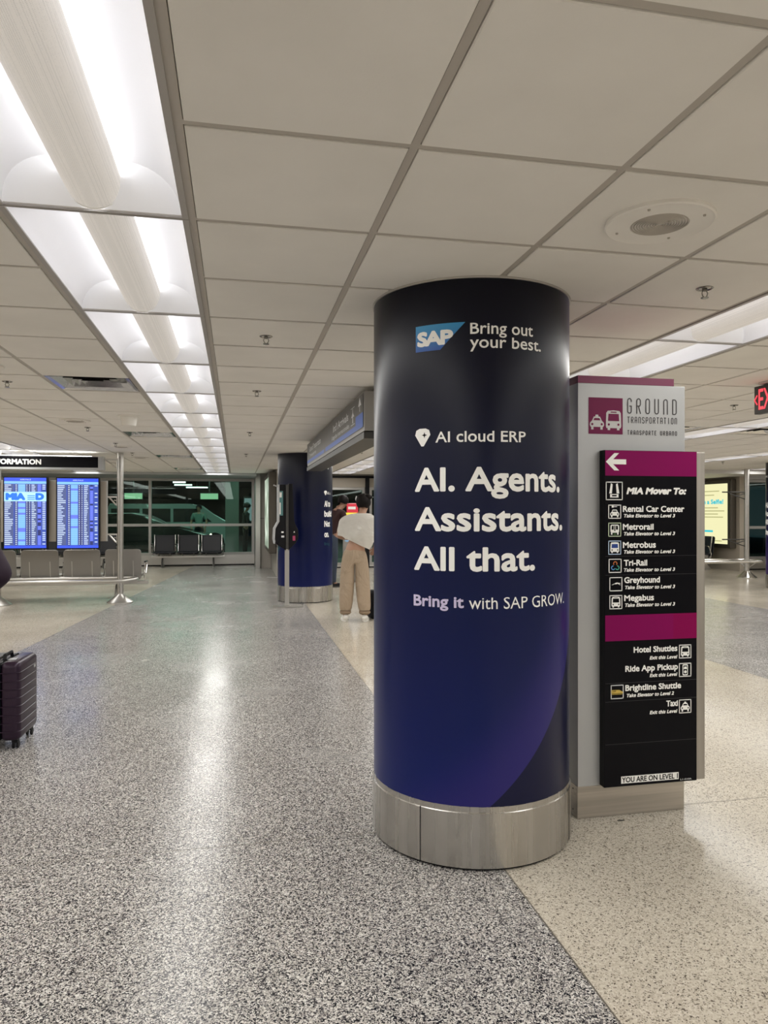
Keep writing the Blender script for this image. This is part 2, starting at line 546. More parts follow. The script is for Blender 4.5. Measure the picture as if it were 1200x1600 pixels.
# jamb and panelled return to the right of the glass, then the block that carries the light box
wb = MB(); wb.box(0.50, 0.62, 19.28, 20.7, 0, 2.72); struct(wb.build('trim_3', M['steel_plain']))
wb = MB(); wb.box(0.62, 0.90, 19.36, 20.7, 0, 2.72)
struct(wb.build('wall_return', M['wall']))
wb = MB(); wb.box(0.62, 0.90, 19.352, 19.36, 1.30, 1.312); struct(wb.build('trim_4', M['dark']))
wb = MB(); wb.box(0.905, 2.1, 16.55, 20.7, 0, 2.72); struct(wb.build('wall_pier', M['wall']))
wb = MB(); wb.box(12.32, 12.47, 15.9, 18.6, 0, 2.72); struct(wb.build('wall_block', M['beige_panel']))
wb = MB(); wb.box(XL0, -9.0, 20.6, 20.75, 0, 2.72); struct(wb.build('wall_far', M['wall']))

def glazing(n, xs, y, z_sill, z_tr, z_top, name_n):
    """aluminium window wall: xs are mullion centres"""
    fb2 = MB()
    w, d = 0.036, 0.06
    for x in xs: fb2.box(x - w, x + w, y - d, y + d, z_sill - 0.05, z_top)
    for k in range(len(xs) - 1):
        a, c = xs[k] + w, xs[k + 1] - w
        fb2.box(a, c, y - d, y + d, z_top - 0.07, z_top)
        fb2.box(a, c, y - d, y + d, z_tr - 0.035, z_tr + 0.035)
        fb2.box(a, c, y - d, y + d, z_sill - 0.05, z_sill + 0.02)
    win = struct(fb2.build('window_%d' % name_n, M['alu']))
    for k in range(len(xs) - 1):
        for (z0, z1) in ((z_sill + 0.02, z_tr - 0.035), (z_tr + 0.035, z_top - 0.07)):
            q = MB(); q.quad((xs[k] + w, y, z0), (xs[k + 1] - w, y, z0), (xs[k + 1] - w, y, z1), (xs[k] + w, y, z1))
            q.build('window_pane', M['glass'], win)
    sp = MB(); sp.box(xs[0] - w, xs[-1] + w, y - 0.05, y + 0.05, 0.03, z_sill - 0.05)
    sp.build('sill_panel', M['steel_plain'], win)
    kb = MB(); kb.box(xs[0] - w, xs[-1] + w, y - 0.04, y + 0.05, 0, 0.03)
    kb.build('kick_strip', M['black_soft'], win)
    return win
glazing(0, [-9.0, -6.7, -4.5, -2.30, 0.46], 20.6, 0.34, 1.118, 2.395, 1)
glazing(0, [12.51, 13.5, 15.6, 17.6, 19.6, 21.6], 16.2, 0.32, 1.08, 2.30, 2)
wb = MB(); wb.box(12.48, XL1, 15.95, 16.3, 2.30, 2.72); struct(wb.build('trim_5', M['silver']))
# entrance bay behind the people
wb = MB(); wb.box(2.1, 12.3, 18.85, 19.1, 2.13, 2.72); struct(wb.build('trim_6', M['beige_panel']))
wb = MB(); wb.box(2.1, 12.3, 18.80, 18.85, 2.37, 2.42); struct(wb.build('trim_7', M['black_soft']))
wb = MB(); wb.box(2.1, 2.22, 18.75, 19.0, 0, 2.13); struct(wb.build('trim_8', M['wall_white']))
wb = MB(); wb.box(3.35, 3.45, 18.78, 19.0, 0, 2.42); struct(wb.build('trim_9', M['black_soft']))
glazing(0, [2.26, 3.31], 18.95, 0.12, 1.0, 2.13, 3)
glazing(0, [3.5, 5.2, 7.0, 8.8, 10.6, 12.2], 18.95, 0.12, 1.0, 2.13, 4)
# white ceiling band to the right over the ad box
wb = MB(); wb.box(8.2, 12.3, 14.75, 18.6, 2.36, 2.445); struct(wb.build('trim_10', M['wall_white']))

# ------------------------------------------------------------------ ceiling luminaires
ORD = ['nearest', 'second', 'third', 'fourth', 'fifth', 'sixth', 'seventh', 'eighth', 'ninth', 'tenth', 'eleventh', 'twelfth', 'thirteenth', 'fourteenth', 'fifteenth', 'sixteenth', 'seventeenth', 'eighteenth']
def fixture_proto():
    root = bpy.data.objects.new('ceiling_light', None); COL.objects.link(root)
    hw, hl = T / 2 - 0.012, T - 0.002
    f = MB()
    for sx in (-1, 1):
        a, c = sorted((sx * hw, sx * (hw - 0.020)))
        f.box(a, c, -hl, hl, -0.006, 0.012)
    for sy in (-1, 1):
        a, c = sorted((sy * hl, sy * (hl - 0.008)))
        f.box(-hw + 0.02, hw - 0.02, a, c, -0.005, 0.012)
    f.build('frame', M['fix_frame'], root)
    xe, xm = hw - 0.020, 0.105
    half = []
    n = 12
    for k in range(n + 1):
        t = math.radians(100) * k / n
        half.append((xm + (xe - xm) * math.cos(t), 0.125 * math.sin(t)))
    half.append((0.05, 0.120)); half.append((0, 0.119))
    prof = half + [(-x, z) for x, z in half[-2::-1]]
    re = MB()
    yb = hl - 0.008
    sl = lambda z: yb - 0.085 * (z / 0.125)
    A = [re.bm.verts.new((x, -sl(z), z)) for x, z in prof]
    B = [re.bm.verts.new((x, sl(z), z)) for x, z in prof]
    for k in range(len(prof) - 1):
        re.bm.faces.new((A[k], B[k], B[k + 1], A[k + 1])).smooth = True
    re.build('reflector', M['reflector'], root)
    for sy in (-1, 1):
        e = MB()
        for k in range(len(prof) - 1):
            (xa, za), (xb_, zb_) = prof[k], prof[k + 1]
            p = [(xa, sy * yb, 0.0), (xb_, sy * yb, 0.0), (xb_, sy * sl(zb_), zb_), (xa, sy * sl(za), za)]
            if za < 1e-6: p = p[:3]
            elif zb_ < 1e-6: p = [p[0], p[1], p[3]]
            e.quad(*p)
        e.build('end_plate', M['end_plate'], root)
    bk_ = MB()
    rb, zc = 0.088, 0.088
    N = 18
    pr = [(-rb * math.cos(PI * k / N), zc - rb * math.sin(PI * k / N)) for k in range(N + 1)]
    ye = yb - 0.012
    A = [bk_.bm.verts.new((x, -ye, z)) for x, z in pr]; B = [bk_.bm.verts.new((x, ye, z)) for x, z in pr]
    for k in range(N): bk_.bm.faces.new((A[k], A[k + 1], B[k + 1], B[k])).smooth = True
    bk_.build('basket', M['basket'], root)
    for sy in (-1, 1):
        rim = MB()
        rim.tube([(x * 1.012, sy * ye, zc + (z - zc) * 1.012) for x, z in pr], 0.0022, 6)
        rim.build('basket_rim', M['white'], root)
    for sx in (-1, 1):
        tb = MB(); tb.tube([(sx * 0.045, -yb + 0.1, 0.093), (sx * 0.045, yb - 0.1, 0.093)], 0.012, 8)
        tb.build('fluorescent_tube', M['tube'], root)
    return root
row_names = {-1: 'row over the arrivals screens', 0: 'long corridor row', 1: 'row passing behind the main column', 2: 'row beyond the exit sign', 3: 'second row beyond the exit sign', 4: 'farthest row beyond the exit sign'}
first_j = {-1: 13, 0: -3, 1: 1, 2: 5, 3: 7, 4: 9}
proto = None
for n in (0, 1, 2, 3, 4, -1):
    q = 0
    j = first_j[n]
    jend = 27 if n < 3 else 21
    while j + 2 <= jend:
        o = fixture_proto() if proto is None else copy_tree(proto)
        proto = proto or o
        o.location = (row_x(n), GY + T * (j + 1), CE)
        pos = ORD[q] + (' from the camera' if q else ' to the camera')
        tag(o, 'white trough light, %s, in the %s' % (pos, row_names[n]), 'ceiling light', 'trough lights of the ' + row_names[n])
        q += 1; j += 2

# ------------------------------------------------------------------ vents, speakers, sprinklers
def vent(i, j, label):
    x0, x1, y0, y1 = GX + T * i + 0.014, GX + T * (i + 1) - 0.014, GY + T * j + 0.014, GY + T * (j + 1) - 0.014
    cx, cy = (x0 + x1) / 2, (y0 + y1) / 2
    t = thing('air_vent', label, 'air vent', (cx, cy, CE), 0, 'square air vents in the ceiling')
    h = (x1 - x0) / 2
    f = MB()
    # flared polished pan
    def ring(a, z): return [(-a, -a, z), (a, -a, z), (a, a, z), (-a, a, z)]
    R = [ring(h, -0.002), ring(h * 0.9, 0.004), ring(h * 0.72, 0.05), ring(h * 0.70, 0.09)]
    V = [[f.bm.verts.new(p) for p in rr] for rr in R]
    for a in range(3):
        for k in range(4): f.bm.faces.new((V[a][k], V[a][(k + 1) % 4], V[a + 1][(k + 1) % 4], V[a + 1][k]))
    f.build('pan', M['chrome'], t)
    bk2 = MB(); bk2.box(-h * 0.7, h * 0.7, -h * 0.7, h * 0.7, 0.088, 0.095); bk2.build('duct_plate', M['black_soft'], t)
    for s in (0.55, 0.36, 0.18):
        l = MB()
        a, c = h * s, h * (s + 0.10)
        A = [l.bm.verts.new(p) for p in ring(a, 0.045)]; B = [l.bm.verts.new(p) for p in ring(c, 0.008)]
        for k in range(4): l.bm.faces.new((A[k], A[(k + 1) % 4], B[(k + 1) % 4], B[k]))
        l.build('louvre_ring', M['chrome'], t)
    return t
for (i, j), lab in zip(vents, ['polished square air vent nearest the camera, left of the corridor lights', 'second square air vent left of the corridor lights', 'third square air vent left of the corridor lights', 'farthest square air vent left of the corridor lights', 'square air vent just left of the light row beyond the exit sign', 'square air vent just right of the light row beyond the exit sign']):
    vent(i, j, lab)

def speaker(x, y, label, R=0.175):
    t = thing('ceiling_speaker', label, 'speaker', (x, y, CE - 0.005), 0, 'round ceiling speakers')
    f = MB(); f.lathe([(0.0, -0.010), (0.092, -0.010), (0.094, -0.013), (R * 0.9, -0.010), (R * 0.97, -0.014), (R, -0.010), (R, 0.004)], 56, cap=False)
    f.build('trim_plate', M['panel'], t)
    g = MB()
    for k in range(10):
        r0 = 0.010 + k * 0.0085
        g.lathe([(r0, -0.0115), (r0 + 0.0022, -0.0145), (r0 + 0.0044, -0.0115)], 40, cap=False)
    g.build('grille', M['tbar'], t)
    for k in range(4):
        a = PI / 4 + k * PI / 2
        s_ = MB(); s_.lathe([(0.0, -0.016), (0.004, -0.0155), (0.005, -0.010)], 10, (R * 0.80 * math.cos(a), R * 0.80 * math.sin(a)), cap=False)
        s_.build('screw', M['tbar'], t)
cell = lambda v, g: g + T * (math.floor((v - g) / T) + 0.5)
for x, y, lab in [(1.382, 2.176, 'large round ceiling speaker above the ground transportation totem'),
                  (-1.667, 5.22, 'round ceiling speaker at the left edge near the first sprinkler'),
                  (-1.667, 8.14, 'round ceiling speaker left of the smoke detector'),
                  (-1.667, 11.25, 'round ceiling speaker above the left half of the pole'),
                  (-1.667, 13.4, 'farthest round ceiling speaker behind the steel pole top')]:
    speaker(x, y, lab, 0.175 if y < 4 else 0.15)

M['sprink'] = mat('dull_chrome', (0.30, 0.29, 0.27), 0.22, 1.0)
def sprinkler(x, y, label):
    t = thing('fire_sprinkler', label, 'sprinkler', (x, y, CE - 0.005), 0, 'sprinkler heads in the ceiling')
    a = MB(); a.lathe([(0.036, 0.004), (0.036, -0.002), (0.030, -0.005), (0.022, 0.004)], 24, cap=False); a.build('escutcheon', M['sprink'], t)
    c = MB(); c.lathe([(0.023, 0.002), (0.0, 0.002)], 20, cap=False); c.build('recess', M['black_soft'], t)
    f = MB(); f.lathe([(0.011, 0.002), (0.010, -0.012), (0.006, -0.014)], 12)
    for s in (-1, 1):
        f.tube([(s * 0.008, 0, -0.010), (s * 0.014, 0, -0.022), (s * 0.010, 0, -0.034), (s * 0.003, 0, -0.040)], 0.0026, 6)
    f.build('frame_arm', M['sprink'], t)
    d = MB(); d.lathe([(0.0, -0.045), (0.016, -0.044), (0.017, -0.041), (0.0, -0.039)], 16, cap=False); d.build('deflector', M['sprink'], t)
for x, y, lab in [(0.162, 4.04, 'nearest sprinkler head right of the corridor lights'), (0.162, 5.88, 'second sprinkler head right of the corridor lights'),
                  (0.162, 8.95, 'third sprinkler head right of the corridor lights'), (0.162, 12.31, 'farthest sprinkler head right of the corridor lights'),
                  (1.99, 2.79, 'sprinkler head above the totem, near the big round speaker'), (4.43, 5.79, 'sprinkler head between the totem and the exit sign'),
                  (9.2, 12.35, 'small far sprinkler head above the advert screens'), (-1.667, 5.82, 'nearest sprinkler head at the left edge of the photo'),
                  (-1.667, 8.79, 'second sprinkler head left of the vents'), (-1.667, 10.75, 'third sprinkler head left of the vents'),
                  (-1.667, 12.42, 'sprinkler head right of the steel pole top'), (1.95, 11.3, 'sprinkler head under the overhead direction sign')]:
    sprinkler(x, y, lab)

t = thing('smoke_detector', 'off-white tapered smoke detector left of the corridor lights', 'smoke detector', (-1.06, 7.66, CE - 0.005))
f = MB(); f.lathe([(0.11, 0.004), (0.11, -0.006), (0.095, -0.012)], 32); f.build('base', M['panel'], t)
f = MB(); f.lathe([(0.085, -0.010), (0.07, -0.09), (0.062, -0.10), (0.0, -0.102)], 32, cap=False); f.build('housing', M['panel'], t)

# ------------------------------------------------------------------ printed columns
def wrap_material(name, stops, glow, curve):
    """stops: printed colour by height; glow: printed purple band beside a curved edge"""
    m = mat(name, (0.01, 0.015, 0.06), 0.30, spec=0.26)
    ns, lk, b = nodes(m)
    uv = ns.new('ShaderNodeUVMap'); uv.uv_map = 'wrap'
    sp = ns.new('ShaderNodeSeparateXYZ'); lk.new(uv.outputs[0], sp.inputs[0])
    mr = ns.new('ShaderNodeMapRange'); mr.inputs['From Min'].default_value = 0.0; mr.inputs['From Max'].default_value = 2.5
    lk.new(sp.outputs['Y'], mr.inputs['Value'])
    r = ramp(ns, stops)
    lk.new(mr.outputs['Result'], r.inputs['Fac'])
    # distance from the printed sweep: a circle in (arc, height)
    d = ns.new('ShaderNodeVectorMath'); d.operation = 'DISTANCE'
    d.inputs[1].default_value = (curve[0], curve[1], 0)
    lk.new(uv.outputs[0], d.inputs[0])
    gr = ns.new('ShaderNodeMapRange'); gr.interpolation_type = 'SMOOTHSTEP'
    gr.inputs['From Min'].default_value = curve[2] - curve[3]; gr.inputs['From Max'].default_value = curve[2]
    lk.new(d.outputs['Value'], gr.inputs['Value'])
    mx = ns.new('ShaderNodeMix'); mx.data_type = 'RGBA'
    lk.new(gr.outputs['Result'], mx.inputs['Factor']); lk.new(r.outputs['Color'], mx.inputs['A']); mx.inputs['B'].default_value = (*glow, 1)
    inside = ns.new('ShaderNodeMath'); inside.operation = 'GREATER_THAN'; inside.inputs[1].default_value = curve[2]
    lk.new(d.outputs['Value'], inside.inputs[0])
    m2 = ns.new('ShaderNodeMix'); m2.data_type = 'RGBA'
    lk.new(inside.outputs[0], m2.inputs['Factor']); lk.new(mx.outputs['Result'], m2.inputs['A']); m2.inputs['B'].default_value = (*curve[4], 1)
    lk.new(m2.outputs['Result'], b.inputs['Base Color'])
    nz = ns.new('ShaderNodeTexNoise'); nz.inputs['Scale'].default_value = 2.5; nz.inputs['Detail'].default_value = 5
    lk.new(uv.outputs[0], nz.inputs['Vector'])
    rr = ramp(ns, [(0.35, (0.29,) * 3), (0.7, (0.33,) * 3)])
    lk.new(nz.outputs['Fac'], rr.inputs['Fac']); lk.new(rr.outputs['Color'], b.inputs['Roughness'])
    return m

def column(cx, cy, R, wrapm, label, a_seam):
    t = thing('advertising_column', label, 'column', (cx, cy, 0))
    t['kind'] = 'thing'
    # printed drum
    bm = bmesh.new()
    uvl = bm.loops.layers.uv.new('wrap')
    N = 144
    rd = R - 0.006
    zsl = [0.262 + (2.436 - 0.262) * k / 6 for k in range(7)]
    V = [[bm.verts.new((rd * math.sin(-PI + 2 * PI * k / N), -rd * math.cos(-PI + 2 * PI * k / N), z)) for k in range(N)] for z in zsl]
    for a in range(6):
        for k in range(N):
            k2 = (k + 1) % N
            f = bm.faces.new((V[a][k], V[a][k2], V[a + 1][k2], V[a + 1][k])); f.smooth = True
            for lp, (kk, zz) in zip(f.loops, ((k, a), (k + 1, a), (k + 1, a + 1), (k, a + 1))):
                lp[uvl].uv = ((-PI + 2 * PI * kk / N) * R, zsl[zz])
    me = bpy.data.meshes.new('printed_wrap'); bm.to_mesh(me); bm.free(); me.materials.append(wrapm)
    link(bpy.data.objects.new('printed_wrap', me), t)
    f = MB(); f.lathe([(R - 0.001, 2.436), (R, 2.44), (R, 2.462)], 96, cap=False)
    f.lathe([(R - 0.03, 2.434), (R - 0.0008, 2.4355)], 96, cap=False); f.build('ceiling_collar', M['steel_plain'], t)
    f = MB(); f.lathe([(R - 0.004, 0.240), (R - 0.004, 0.263), (R - 0.012, 0.263)], 96, cap=False); f.build('collar_ring', M['steel'], t)
    f = MB(); f.lathe([(R - 0.02, 0.240), (R - 0.003, 0.240), (R, 0.237), (R, 0.012), (R - 0.03, 0.012)], 128, cap=False); f.build('steel_plinth', M['steel'], t)
    f = MB(); f.lathe([(R - 0.012, 0.0), (R - 0.012, 0.0135)], 96, cap=False); f.build('floor_gasket', M['black_soft'], t)
    f = MB()
    for a in a_seam:
        f.box(-0.0015, 0.0015, -0.001, 0.003, 0.012, 0.240, rot=Matrix.Rotation(a, 3, 'Z'))
        for v in f.bm.verts[-8:]: v.co += Vector((R * math.sin(a), -R * math.cos(a), 0))
    f.build('plinth_joint', M['black'], t)
    return t

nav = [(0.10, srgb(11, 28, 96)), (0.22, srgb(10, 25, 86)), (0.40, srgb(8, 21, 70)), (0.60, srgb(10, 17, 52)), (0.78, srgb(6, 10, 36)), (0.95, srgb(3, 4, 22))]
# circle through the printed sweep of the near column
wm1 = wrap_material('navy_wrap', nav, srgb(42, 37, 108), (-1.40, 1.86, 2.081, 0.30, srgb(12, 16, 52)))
C1 = (1.085, 3.27); R1 = 0.4615
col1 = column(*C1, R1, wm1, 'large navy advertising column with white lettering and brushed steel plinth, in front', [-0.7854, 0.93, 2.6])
RT = R1 - 0.0045
def wtext(name, body, x0, x1, base, cap, m, parent, bold=0.0, off=(0, 0), R=RT, **k):
    for vs, fs in text_words(body, x0, x1, base, cap, bold=bold, **k):
        wrap_mesh(name, vs, fs, off, R, m, parent)
wv = M['white']
wtext('tagline_lettering', 'Bring out', -0.146, 0.131, 2.2062, 0.0455, wv, col1, 0.018, xh=0.74)
wtext('tagline_lettering', 'your best.', -0.147, 0.175, 2.1488, 0.0455, wv, col1, 0.018, xh=0.74)
wtext('product_lettering', 'AI cloud ERP', -0.292, 0.094, 1.7636, 0.0445, wv, col1, 0.018, xh=0.74)
wtext('slogan_lettering', 'AI. Agents.', -0.3895, 0.311, 1.560, 0.1, wv, col1, 0.042, xh=0.72)
wtext('slogan_lettering', 'Assistants.', -0.3895, 0.338, 1.395, 0.1, wv, col1, 0.042, xh=0.72)
wtext('slogan_lettering', 'All that.', -0.393, 0.142, 1.2305, 0.1, wv, col1, 0.042, xh=0.72)
wtext('footer_lettering', 'Bring it', -0.396, -0.172, 1.0795, 0.047, M['lilac'], col1, 0.04, xh=0.72)
wtext('footer_lettering', 'with SAP GROW.', -0.151, 0.357, 1.0765, 0.047, wv, col1, 0.0, xh=0.74)
def pin(cx, cz, s):
    return [(cx - 0.5 * s, cz + 0.15 * s), (cx - 0.42 * s, cz + 0.42 * s), (cx - 0.2 * s, cz + 0.52 * s), (cx + 0.2 * s, cz + 0.52 * s), (cx + 0.42 * s, cz + 0.42 * s), (cx + 0.5 * s, cz + 0.15 * s), (cx + 0.08 * s, cz - 0.5 * s), (cx - 0.08 * s, cz - 0.5 * s)]
def star(cx, cz, r):
    return [(cx + (r if k % 2 == 0 else r * 0.35) * math.cos(PI * k / 4), cz + (r if k % 2 == 0 else r * 0.35) * math.sin(PI * k / 4)) for k in range(8)]
def wpoly(name, polys, m, parent, R=RT):
    vs, fs = [], []
    for p in polys:
        b0 = len(vs); vs += p; fs.append(tuple(range(b0, b0 + len(p))))
    return wrap_mesh(name, vs, fs, (0, 0), R, m, parent)
pn = wpoly('pin_logo', [pin(-0.3515, 1.787, 0.073)], wv, col1)
wpoly('pin_star', [star(-0.343, 1.797, 0.013)], M['black'], pn, RT + 0.0008)
m = M['logo_blue'] = mat('logo_blue', srgb(30, 100, 180), 0.4)
ns, lk, b = nodes(m)
tc = ns.new('ShaderNodeTexCoord'); sx = ns.new('ShaderNodeSeparateXYZ'); lk.new(tc.outputs['Object'], sx.inputs[0])
mr = ns.new('ShaderNodeMapRange'); mr.inputs['From Min'].default_value = 2.147; mr.inputs['From Max'].default_value = 2.256
lk.new(sx.outputs['Z'], mr.inputs['Value'])
r = ramp(ns, [(0, srgb(30, 84, 170)), (1, srgb(52, 150, 205))]); lk.new(mr.outputs['Result'], r.inputs['Fac']); lk.new(r.outputs['Color'], b.inputs['Base Color'])
lg = wpoly('logo_flag', [[(-0.385, 2.148), (-0.271, 2.148), (-0.166, 2.2563), (-0.385, 2.2563)]], M['logo_blue'], col1)
wtext('logo_lettering', 'SAP', -0.378, -0.216, 2.168, 0.062, wv, lg, 0.075, R=RT + 0.0008, space=0.86)

# second column
tl = [(0.10, srgb(10, 24, 84)), (0.4, srgb(9, 20, 66)), (0.7, srgb(7, 14, 48)), (0.95, srgb(3, 5, 24))]
wm2 = wrap_material('navy_teal_wrap', tl, srgb(14, 34, 84), (0.05, 0.15, 0.0, 0.05, srgb(9, 20, 70)))
# simple height gradient for the far columns
def plain_wrap(name, stops):
    m = mat(name, (0.01, 0.015, 0.06), 0.30, spec=0.26)
    ns, lk, b = nodes(m)
    uv = ns.new('ShaderNodeUVMap'); uv.uv_map = 'wrap'
    sp = ns.new('ShaderNodeSeparateXYZ'); lk.new(uv.outputs[0], sp.inputs[0])
    mr = ns.new('ShaderNodeMapRange'); mr.inputs['From Max'].default_value = 2.5
    lk.new(sp.outputs['Y'], mr.inputs['Value']); r = ramp(ns, stops); lk.new(mr.outputs['Result'], r.inputs['Fac']); lk.new(r.outputs['Color'], b.inputs['Base Color'])
    return m
C2 = (1.135, 12.15)
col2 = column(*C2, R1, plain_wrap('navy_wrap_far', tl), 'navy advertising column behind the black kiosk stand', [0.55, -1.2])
M['teal'] = mat('teal_print', srgb(22, 78, 92), 0.35)
th0 = math.atan2(C2[0], C2[1])
a_r = 0.93 - th0
wtext('slogan_lettering', 'AI to', 0.30, 0.47, 1.56, 0.1, wv, col2, 0.05, xh=0.72)
wtext('slogan_lettering', 'build', 0.30, 0.52, 1.395, 0.1, wv, col2, 0.05, xh=0.72)
wtext('slogan_lettering', 'Not', 0.30, 0.46, 1.2305, 0.1, wv, col2, 0.05, xh=0.72)
wtext('slogan_lettering', 'on.', 0.30, 0.42, 1.06, 0.1, wv, col2, 0.05, xh=0.72)
wtext('product_lettering', 'AI c', 0.37, 0.48, 1.7636, 0.0445, wv, col2, 0.018)
wtext('logo_lettering', 'SAP', 0.29, 0.45, 2.18, 0.062, wv, col2, 0.07, space=0.86)
wpoly('pin_logo', [pin(0.33, 1.787, 0.073)], wv, col2)
wtext('footer_lettering', 'Bring', 0.30, 0.44, 0.93, 0.047, M['teal'], col2, 0.02)
# teal sweep on the lower left
arcp = [(-0.80, 0.27), (-0.80, 0.93), (-0.44, 0.93)] + [(-0.44 - 0.30 * math.sin(PI / 2 * k / 8), 0.93 - 0.55 * (1 - math.cos(PI / 2 * k / 8))) for k in range(1, 9)] + [(-0.74, 0.27)]
wpoly('teal_sweep', [arcp], M['teal'], col2, RT)

# third column at the right edge
pl = [(0.08, srgb(56, 30, 96)), (0.25, srgb(44, 26, 90)), (0.45, srgb(22, 18, 66)), (0.75, srgb(8, 10, 40)), (0.95, srgb(4, 5, 24))]
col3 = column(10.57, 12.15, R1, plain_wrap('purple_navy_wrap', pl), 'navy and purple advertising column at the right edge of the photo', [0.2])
b3 = -math.atan2(10.57, 12.15)
for body, z, w in (('AI.', 1.56, 0.2), ('Assist', 1.395, 0.4), ('All', 1.2305, 0.17), ('Bring', 1.03, 0.2)):
    wtext('slogan_lettering', body, b3 * R1 - 0.66, b3 * R1 - 0.66 + w, z, 0.1, wv, col3, 0.05, xh=0.72)
wtext('tagline_lettering', 'best.', b3 * R1 - 0.66, b3 * R1 - 0.5, 2.15, 0.05, wv, col3, 0.015)

# ------------------------------------------------------------------ overhead direction sign between the columns
t = thing('overhead_sign', 'long dark overhead direction sign with blue stripe, hung between the two columns', 'sign', (0.96, 0, 0))
Y0s, Y1s, Z0s, Z1s = 5.46, 9.98, 2.10, 2.405
f = MB(); f.box(0.004, 0.196, Y0s, Y1s, Z0s, Z1s); f.build('sign_box', M['silver_dark'], t)
M['sign_face'] = mat('sign_face', (0.060, 0.057, 0.052), 0.35)
f = MB(); f.quad((0, Y0s + 0.03, Z0s + 0.03), (0, Y1s - 0.02, Z0s + 0.03), (0, Y1s - 0.02, Z1s - 0.01), (0, Y0s + 0.03, Z1s - 0.01)); f.build('sign_face', M['sign_face'], t)
f = MB(); f.box(-0.004, 0.2, Y0s - 0.02, Y1s, Z0s - 0.062, Z0s - 0.012); f.build('lower_rail', M['dark'], t)
f = MB()
for y in (6.0, 7.7, 9.4): f.box(0.085, 0.115, y - 0.015, y + 0.015, Z1s, CE + 0.001)
f.build('hanger_rod', M['dark'], t)
M['blue_stripe'] = mat('blue_stripe', srgb(40, 92, 190), 0.4)
M['sign_white'] = mat('sign_white', (0.80, 0.81, 0.84), 0.5)
f = MB()
xs_ = -0.0012
f.quad((xs_, 5.50, 2.135), (xs_, 7.9, 2.135), (xs_, 7.9, 2.18), (xs_, 5.50, 2.18))
f.quad((xs_, 8.0, 2.135), (xs_, 9.95, 2.135), (xs_, 9.95, 2.175), (xs_, 8.0, 2.175))
f.quad((xs_, 5.50, 2.18), (xs_, 5.85, 2.18), (xs_, 5.85, 2.25), (xs_, 5.50, 2.25))
f.build('blue_stripe', M['blue_stripe'], t)
def side_text(name, body, y_near, y_far, base, cap, bold):
    # reads left to right seen from -X: far end first
    for vs, fs in text_words(body, 0, y_far - y_near, base, cap, bold=bold):
        me = bpy.data.meshes.new(name); me.from_pydata([(xs_, y_far - u, v) for u, v in vs], [], fs); me.materials.append(M['sign_white'])
        link(bpy.data.objects.new(name, me), t)
side_text('direction_lettering', "Int'l Arrivals", 6.25, 7.25, 2.275, 0.07, 0.03)
side_text('direction_lettering', 'Llegadas internacionales', 6.2, 7.35, 2.205, 0.04, 0.0)
side_text('direction_lettering', 'Ground Transportation', 8.35, 9.65, 2.275, 0.07, 0.03)
side_text('direction_lettering', 'Transporte', 8.85, 9.65, 2.205, 0.04, 0.0)
def side_poly(name, polys, m):
    f = MB()
    for p in polys: f.bm.faces.new([f.bm.verts.new((xs_, u, v)) for u, v in p])
    return f.build(name, m, t)
side_poly('up_arrow', [[(5.64, 2.27), (5.66, 2.27), (5.66, 2.32), (5.64, 2.32)], [(5.58, 2.315), (5.72, 2.315), (5.65, 2.385)]], M['sign_white'])
side_poly('plane_symbol', [[(5.98, 2.22), (6.02, 2.22), (6.012, 2.34), (5.988, 2.34)], [(5.92, 2.27), (6.08, 2.27), (6.01, 2.31), (5.99, 2.31)], [(5.90, 2.345), (6.10, 2.345), (6.10, 2.35), (5.90, 2.35)], [(5.90, 2.205), (6.10, 2.205), (6.10, 2.21), (5.90, 2.21)]], M['sign_white'])

# ------------------------------------------------------------------ exit sign
t = thing('exit_sign', 'dark exit sign with red letters and arrow, hung at the right edge', 'exit sign', (3.86, 0, 0))
EXM = emit_mat('exit_red', (0.85, 0.05, 0.07), 0.9)
f = MB(); f.box(0, 0.05, 4.42, 4.82, 2.215, 2.425, 0.004); f.build('housing', M['dark'], t)
f = MB(); f.box(-0.03, 0.08, 4.50, 4.74, 2.428, 2.452, 0.004); f.build('canopy', M['steel_plain'], t)
f = MB(); f.box(0.015, 0.035, 4.6, 4.64, 2.42, 2.43); f.build('neck', M['dark'], t)
for vs, fs in text_words('EXIT', 0, 0.24, 2.245, 0.155, bold=0.012):
    me = bpy.data.meshes.new('exit_lettering'); me.from_pydata([(-0.0012, 4.772 - u, v) for u, v in vs], [], fs); me.materials.append(EXM)
    link(bpy.data.objects.new('exit_lettering', me), t)
f = MB(); f.tube([(-0.002, 4.785, 2.355), (-0.002, 4.812, 2.32), (-0.002, 4.785, 2.285)], 0.005, 6); f.build('arrow', EXM, t)

# ------------------------------------------------------------------ ground transportation totem
TX0, TX1, TY = 1.607, 2.18, 3.212
tot = thing('wayfinding_totem', 'silver ground transportation totem with black direction board, right of the navy column', 'sign', (0, 0, 0))
f = MB(); f.box(TX0, TX1, TY, TY + 0.30, 0.154, 2.096, 0.002); f.build('body', M['silver'], tot)
f = MB(); f.box(TX0 + 0.001, 2.12, TY + 0.0005, TY + 0.298, 2.0965, 2.132); f.build('top_cap', M['plum'], tot)
f = MB(); f.box(TX0, TX1 - 0.002, TY + 0.003, TY + 0.297, 0.0, 0.153, 0.001); f.build('steel_base', brushed('brushed_base', (0.52, 0.48, 0.43), 0.38, (1.2, 30, 60)), tot)
